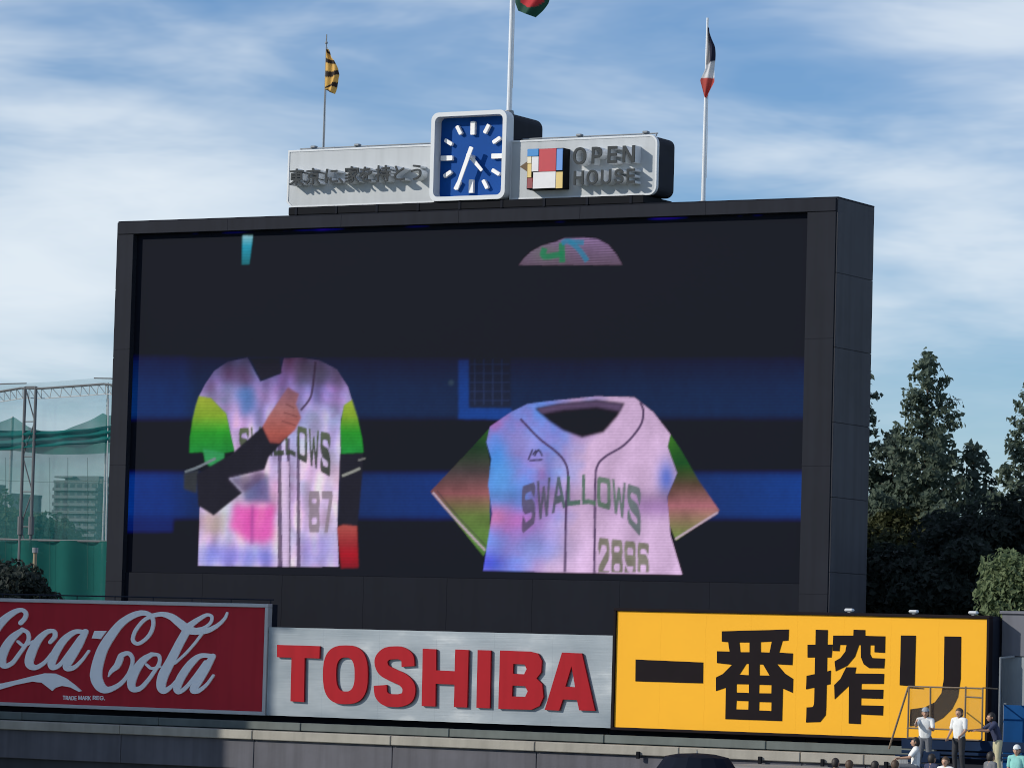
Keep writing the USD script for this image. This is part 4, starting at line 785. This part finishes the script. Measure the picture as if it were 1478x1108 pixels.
M_bark = mat('bark', (.075, .055, .04), .9, .3, 3, bump=.5)
def leaves(C, size, rng, droop=0.0, n_off=None):
    """One small bent leaf spray (two triangles folded on the midrib) at every centre."""
    n = len(C); sz = size*(.6+.8*rng.random(n))
    f = rng.normal(size=(n, 3))*.75
    if n_off is not None: f += n_off*1.25
    f[:, 2] += .35; f /= np.linalg.norm(f, axis=1)[:, None]
    r = rng.normal(size=(n, 3)); r[:, 2] -= droop+.2
    d = r-f*(r*f).sum(1)[:, None]; d /= np.linalg.norm(d, axis=1)[:, None]; e = np.cross(f, d)
    a, b = C-d*sz[:, None]*.6, C+d*sz[:, None]*.6; w = e*sz[:, None]*.34; k = f*sz[:, None]*.12
    V = np.stack([a, C+w+k, b, C-w+k], 1).reshape(-1, 3); i = np.arange(n)*4
    return V, np.vstack([np.c_[i, i+1, i+2], np.c_[i, i+2, i+3]])
def conifer(px, pytop, Y, zbot, R, label, seed, mleaf, nb=95, per=330, size=.20, jag=.28, group='trees right of the scoreboard', power=.85):
    rng = np.random.default_rng(seed); top = at(px, pytop, Y); H = top[2]
    t = thing('conifer_tree', label, 'tree', group, (top[0], Y, 0))
    obj('trunk', tube((0, 0, 0), (0, 0, H*.97), .34, .03, 9), M_bark, t)
    limbs, C, off = [], [], []
    for i in range(nb):
        f = (i+rng.random())/nb; h = zbot*.5+(H-zbot*.5)*f; az = i*2.39996+rng.normal()*.3
        r = R*((1-f)**power)*(1-jag+2*jag*rng.random()*(.5+.5*meshkit.noise(np.array([math.cos(az)*1.4+seed, math.sin(az)*1.4, h*.35]))))*(1.35 if rng.random() < .14 else 1)+.16
        tip = np.array([math.cos(az)*r, math.sin(az)*r, h+r*(.28 if f > .5 else .05)])
        b0 = np.array([0, 0, h-.1]); limbs.append(tube(b0, tip, .05*(1-f)+.012, .008, 5))
        m = max(22, int(per*(r/R)**1.25*(.7+.6*rng.random())))
        u = rng.random(m)**.62; P = b0+(tip-b0)*u[:, None]
        spread = .09+.16*r*(1.05-u)[:, None]
        q = rng.normal(size=(m, 3))*spread*np.array([1, 1, .62]); q[:, 2] -= .18*r*u*rng.random(m)
        C.append(P+q); off.append(np.tile([math.cos(az)*.9, math.sin(az)*.9, .15], (m, 1)))
    obj('limbs', cat(limbs), M_bark, t)
    obj('crown', leaves(np.vstack(C), size, rng, .1, np.vstack(off)), mleaf, t)
def broadleaf(px, pytop, Y, R, hr, label, seed, mleaf, n=9000, size=.22, group='trees right of the scoreboard', lumps=16, name='broadleaf_tree', droop=0.0):
    """Round crown of many uneven leaf lumps on a forked trunk; hr is the crown's half height."""
    rng = np.random.default_rng(seed); top = at(px, pytop, Y); cz = top[2]-hr
    t = thing(name, label, 'tree', group, (top[0], Y, 0))
    obj('trunk', tube((0, 0, 0), (0, 0, max(.6, cz-hr*.3)), .30, .16, 9), M_bark, t)
    C, limbs = [], []
    for k in range(lumps):
        d = rng.normal(size=3); d /= np.linalg.norm(d); d[2] = abs(d[2])*1.1-.35 if k else 1
        c = np.array([0, 0, cz])+d*np.array([R, R, hr])*(.68 if k else .62); lr = R*(.26+.26*rng.random())
        limbs.append(tube((0, 0, max(.5, cz-hr*.35)), c, .09, .02, 5))
        m = n//lumps; q = rng.normal(size=(m, 3)); q /= np.linalg.norm(q, axis=1)[:, None]
        C.append(c+q*lr*(.55+.55*rng.random((m, 1))**.6)*np.array([1, 1, .72 if not droop else 1.1]))
    obj('limbs', cat(limbs), M_bark, t)
    C = np.vstack(C); out = (C-np.array([0, 0, cz]))/np.array([R, R, hr])
    obj('crown', leaves(C, size, rng, droop, out*.6), mleaf, t)
TY = 18.0
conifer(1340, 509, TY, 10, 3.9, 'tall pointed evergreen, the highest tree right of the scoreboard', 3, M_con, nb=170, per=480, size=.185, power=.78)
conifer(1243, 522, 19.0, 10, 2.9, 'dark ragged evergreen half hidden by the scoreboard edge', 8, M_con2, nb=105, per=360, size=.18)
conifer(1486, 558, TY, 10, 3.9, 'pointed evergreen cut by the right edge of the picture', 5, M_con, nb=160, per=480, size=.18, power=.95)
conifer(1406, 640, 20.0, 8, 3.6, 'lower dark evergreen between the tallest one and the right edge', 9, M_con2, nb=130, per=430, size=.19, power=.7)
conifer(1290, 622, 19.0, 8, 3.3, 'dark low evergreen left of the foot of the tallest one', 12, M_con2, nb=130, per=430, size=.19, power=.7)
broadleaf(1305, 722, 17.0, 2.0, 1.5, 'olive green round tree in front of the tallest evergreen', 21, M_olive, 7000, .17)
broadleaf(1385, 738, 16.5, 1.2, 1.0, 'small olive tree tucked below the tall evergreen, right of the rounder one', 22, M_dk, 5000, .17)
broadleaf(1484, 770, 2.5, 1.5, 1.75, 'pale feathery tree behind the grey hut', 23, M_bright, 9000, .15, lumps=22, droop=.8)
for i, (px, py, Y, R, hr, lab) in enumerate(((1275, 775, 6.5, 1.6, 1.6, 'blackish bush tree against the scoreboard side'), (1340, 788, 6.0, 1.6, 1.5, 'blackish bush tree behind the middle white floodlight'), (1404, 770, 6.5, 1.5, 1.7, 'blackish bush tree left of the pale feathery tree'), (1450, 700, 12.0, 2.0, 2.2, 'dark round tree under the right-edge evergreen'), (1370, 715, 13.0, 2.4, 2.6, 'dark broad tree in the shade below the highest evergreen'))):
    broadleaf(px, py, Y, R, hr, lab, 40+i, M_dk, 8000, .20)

# ------------------------------------------------------------------ left side: driving range nets, tower, flats
NYP = 40.0
N = lambda x, y, Y=NYP: at(x, y, Y)
M_tow = mat('tower_steel', (.09, .10, .11), .6, .15, 2); M_ptow = mat('tower_pale_steel', (.42, .44, .45), .5, .1, 2)
def lattice(name, label, px0, px1, pytop, mleg, depth=1.1, Y=NYP, r=.085):
    a, b = N(px0, pytop, Y), N(px1, pytop, Y); H = a[2]; w = b[0]-a[0]
    t = thing(name, label, 'tower', None, (a[0], Y, 0))
    legs = [(0, 0), (w, 0)]
    for x, y in legs: obj('leg', tube((x, y, 0), (x, y, H), r*1.25, r, 8), mleg, t)
    z = H
    k = 0
    while z > 1.8:
        for y in (0,):
            s, e = ((0, z), (w, z-1.55)) if (k % 2 == 0) else ((w, z), (0, z-1.55))
            obj('brace', tube((s[0], y, s[1]), (e[0], y, e[1]), r*.42, n=6), mleg, t)
        obj('rung', tube((0, 0, z), (w, 0, z), r*.4, n=6), mleg, t)
        z -= 1.55; k += 1
    for x, y in legs: obj('joint_collar', tube((x, y, H-6.55), (x, y, H-5.75), r*1.9, r*1.9, 8), mleg, t)
    return t
lattice('net_tower', 'dark lattice tower carrying the green practice nets', 36.5, 52, 558, M_tow, .3, r=.07)
def mast(px, py, Y, label, r):
    p = N(px, py, Y); t = thing('net_mast', label, 'mast', None, (p[0], Y, 0))
    obj('shaft', tube((0, 0, 0), (0, 0, p[2]), r*1.2, r, 10), M_ptow, t); obj('cap', tube((0, 0, p[2]), (0, 0, p[2]+.12), r*1.3, r*.7, 10), M_ptow, t); obj('footing', bx(-.3, .3, -.3, .3, 0.0, .4), M_conc, t)
mast(156, 556, NYP+.9, 'thin pale mast close to the left edge of the scoreboard', .05); mast(18, 604, 75.0, 'grey mast seen through the net at far left', .09)
tr = thing('net_truss', 'lattice girder along the top of the practice nets', 'girder')
def polytube(pts, r): return cat([tube(a, b, r, n=6) for a, b in zip(pts[:-1], pts[1:])])
topc = [N(-60, 570), N(0, 565), N(30, 560), N(60, 560.5), N(110, 557), N(150, 554), N(175, 557)]
botc = [p-np.array([0, 0, .42]) for p in topc]
obj('top_chord', polytube(topc, .055), M_tow, tr); obj('bottom_chord', polytube([p+np.array([0, .25, 0]) for p in botc], .022), M_ptow, tr)
tt = np.linspace(0, 1, 41); TA = np.array([np.interp(tt, np.linspace(0, 1, 7), np.array(topc)[:, k]) for k in range(3)]).T; TB = np.array([np.interp(tt, np.linspace(0, 1, 7), np.array(botc)[:, k]) for k in range(3)]).T+np.array([0, .25, 0])
obj('lacing', cat([tube(TA[i] if i % 2 == 0 else TB[i], TB[i+1] if i % 2 == 0 else TA[i+1], .017, n=5) for i in range(40)]), M_ptow, tr)
obj('handrail', polytube([N(-60, 556), N(5, 554), N(38, 553)], .03), M_tow, tr); obj('handrail', polytube([N(136, 545.5), N(160, 546), N(178, 552)], .03), M_tow, tr)
nett = thing('practice_net', 'green practice net hung from the lattice towers left of the scoreboard', 'net')
def sheet(nm, top, bot, Y, m, amp=.06, nu=60, nv=14, fold=0.0, seed=0, label=None):
    top, bot = np.asarray(top, float), np.asarray(bot, float); xs = np.linspace(max(top[0, 0], bot[0, 0]), min(top[-1, 0], bot[-1, 0]), nu); V = []
    for j in range(nv):
        f = j/(nv-1)
        for x in xs:
            y = np.interp(x, top[:, 0], top[:, 1])*(1-f)+np.interp(x, bot[:, 0], bot[:, 1])*f
            p = N(x, y, Y); p = p+np.array([0, amp*math.sin(x*.11+seed)+fold*math.sin(f*16+.03*x+seed), 0]); V.append(p)
    i = np.arange(nu*nv).reshape(nv, nu)
    return obj(nm, (np.array(V), np.c_[i[:-1, :-1].ravel(), i[1:, :-1].ravel(), i[1:, 1:].ravel(), i[:-1, 1:].ravel()]), m, nett, True, label)
M_ropes = mat('net_rope', (.03, .09, .08), .8, .1, 2)
NTOP = [(-60, 556), (40, 553), (100, 549), (140, 545), (178, 544)]
sheet('thin_net', NTOP, [(-60, 1020), (178, 1020)], NYP+.6, net_mat('net_thin', (.12, .22, .21), .26), label='thin upper netting')
sheet('middle_net', [(-60, 640), (178, 640)], [(-60, 1020), (178, 1020)], NYP+1.1, net_mat('net_middle', (.020, .155, .135), .50), label='green netting from the bundle to the ground')
sheet('drape', [(-60, 615), (0, 609), (18, 601), (45, 617), (60, 622), (95, 621), (150, 596), (158, 600), (178, 596)], [(-60, 632), (60, 632), (178, 632)], NYP+.3, net_mat('net_drape', (.02, .17, .15), .74), .1, label='drooping net edge drawn up at the masts')
sheet('net_bundle', [(-60, 622), (0, 621), (90, 621.5), (130, 618), (178, 613)], [(-60, 650), (0, 649), (50, 645.5), (100, 642), (178, 637)], NYP+.1, net_mat('net_bundle_green', (.012, .16, .155), 1.0), .12, fold=.10, label='dense rolled bundle of green net')
sheet('lower_drape', [(-60, 645), (60, 643), (178, 636)], [(-60, 650), (20, 650), (60, 655), (100, 656), (178, 653)], NYP+.2, net_mat('net_lower_drape', (.03, .15, .13),   .75), .1, label='thinner hem below the bundle')
sheet('low_screen', [(-60, 785), (40, 779), (178, 781)], [(-60, 1020), (178, 1020)], NYP+.0, net_mat('net_low_green', (.020, .13, .115), .88), .2, label='dense green screen along the ground')
for px in (-20, 8, 72, 98, 126): obj('seam_rope', tube(N(px, 660), N(px, 850), .009, n=5), M_ropes, nett)
for py in (694, 738): obj('cross_rope', polytube([N(-60, py-3), N(60, py+1), N(157, py)], .009), M_ropes, nett)
obj('cable', polytube([N(-60, 776), N(40, 779), (N(178, 781.5))], .05), M_tow, nett); obj('edge_rope', tube(N(156.5, 575), N(153, 780), .03, n=6), M_ptow, nett)
broadleaf(20, 704, 62, 4.6, 4.2, 'round green tree behind the net, left of the tower foot', 61, M_left, 11000, .34, 'trees behind the practice net')
broadleaf(60, 716, 58, 3.0, 3.8, 'green tree behind the net, in front of the block of flats', 62, M_left, 9000, .32, 'trees behind the practice net')
broadleaf(-18, 742, 60, 4.0, 3.6, 'green tree at the left edge behind the net', 63, M_left, 9000, .34, 'trees behind the practice net')
broadleaf(112, 770, 64, 3.5, 2.5, 'low tree behind the net, below the block of flats', 64, M_left, 8000, .32, 'trees behind the practice net')
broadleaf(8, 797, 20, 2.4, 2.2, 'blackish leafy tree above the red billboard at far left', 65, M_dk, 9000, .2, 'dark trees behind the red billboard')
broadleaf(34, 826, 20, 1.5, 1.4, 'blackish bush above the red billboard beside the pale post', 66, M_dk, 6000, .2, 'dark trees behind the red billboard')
po = at(51, 790, 22.0); q = thing('wooden_post', 'pale post standing in front of the green screen', 'post', None, (po[0], 22.0, 0)); obj('shaft', tube((0, 0, 0), (0, 0, po[2]-.2), .085, .08, 10), mat('post_wood', (.24, .20, .13), .8, .2, 2), q); obj('cap', tube((0, 0, po[2]-.2), (0, 0, po[2]), .12, .12, 10), M_grey, q)

# block of flats, far off
FYP = 900.0
M_fl, M_fl2, M_win = mat('flats_wall', (.13, .155, .17), .8, .06, .05), mat('flats_band', (.15, .175, .19), .8, .05, .05), mat('flats_window', (.05, .06, .075), .2, .1, .1)
fl = thing('block_of_flats', 'distant grey block of flats with rows of balconies behind the net', 'building')
X = lambda px, py=740: at(px, py, FYP)[0]
Zf = lambda py, px=110: at(px, py, FYP)[2]
def tower(xa, xb, pyt, dy, floors, cols, py_floor):
    x0, x1, zt = X(xa), X(xb), Zf(pyt); dep = 12
    obj('wall', bx(x0, x1, FYP+dy, FYP+dy+dep, 0, zt), M_fl, fl)
    obj('parapet', bx(x0-.2, x1+.2, FYP+dy-.2, FYP+dy+.4, zt+.02, zt+.9), M_fl2, fl)
    for k in range(floors):
        z = zt-(k+1)*py_floor
        obj('balcony', bx(x0+.1, x1-.1, FYP+dy-1.0, FYP+dy-.02, z, z+py_floor*.38), M_fl2, fl)
        w = (x1-x0)/cols
        for c in range(cols):
            obj('window', bx(x0+c*w+w*.18, x0+c*w+w*.82, FYP+dy-.06, FYP+dy-.005, z+py_floor*.42, z+py_floor*.9), M_win, fl)
fh = (Zf(700)-Zf(711))
tower(77, 140, 697, 0, 9, 6, fh); tower(63, 76.5, 706, 5, 6, 2, fh); tower(141, 158, 701, 4, 8, 2, fh)
obj('roof_house', bx(X(84), X(133), FYP+3, FYP+9, Zf(697)+.02, Zf(686)), M_fl2, fl); obj('roof_slab', bx(X(74), X(100), FYP+1, FYP+10, Zf(689), Zf(686.5)), M_fl, fl); obj('roof_tank', bx(X(134), X(138), FYP+3, FYP+6, Zf(697)+.03, Zf(690)), M_fl, fl)
for i, (xa, xb, yt, D, lab) in enumerate(((-30, 14, 715, 800, 'pale low building seen through the net at far left'), (-80, -32, 700, 950, 'grey office block just left of the picture'))):
    b0, b1 = at(xa, yt, D), at(xb, yt, D); o = thing('far_building', lab, 'building')
    obj('wall', bx(b0[0], b1[0], D, D+15, 0, b0[2]), M_fl2, o); obj('roof_edge', bx(b0[0]-.2, b1[0]+.2, D-.3, D+15, b0[2]+.02, b0[2]+.8), M_fl, o)
    for k in range(5):
        for c in range(5):
            w = (b1[0]-b0[0])/5; obj('window', bx(b0[0]+c*w+.3, b0[0]+c*w+w-.3, D-.05, D-.005, b0[2]-3.4*(k+1), b0[2]-3.4*(k+1)+1.6), M_win, o)

# unseen stand, out of view at left, placed and sized to shade the red board
gs = thing('unseen_shade_stand', 'tall concrete stand with a flat roof, out of view at left, shading the red billboard', 'stand')
GX1 = STAND_EDGE
M_gs = mat('stand_concrete', (.26, .26, .25), .85, .15, .3, streak=.25)
for k in range(10): obj('tier', bx(GX1-45, GX1-.5, -32+k*.95, -22.05, 6+k*1.5-.9 if k else 0, 6+k*1.5), M_gs, gs) if k == 0 else obj('tier', bx(GX1-45, GX1-.5, -32+k*.95, -22.05, 6+(k-1)*1.5+.004, 6+k*1.5), M_gs, gs)
obj('back_wall', bx(GX1-45, GX1, -22.0, -21.5, 0, STAND_TOP), M_gs, gs); obj('end_wall', bx(GX1-.45, GX1, -32, -22.05, 0, 12), M_gs, gs)
obj('roof', bx(GX1-45.5, GX1+.0, -22.6, -21.45, STAND_TOP+.01, STAND_TOP+.5), M_gs, gs)
for k in range(8): obj('column', bx(GX1-44+k*6.1, GX1-43.5+k*6.1, -22.5, -22.05, 21, STAND_TOP), M_gs, gs)
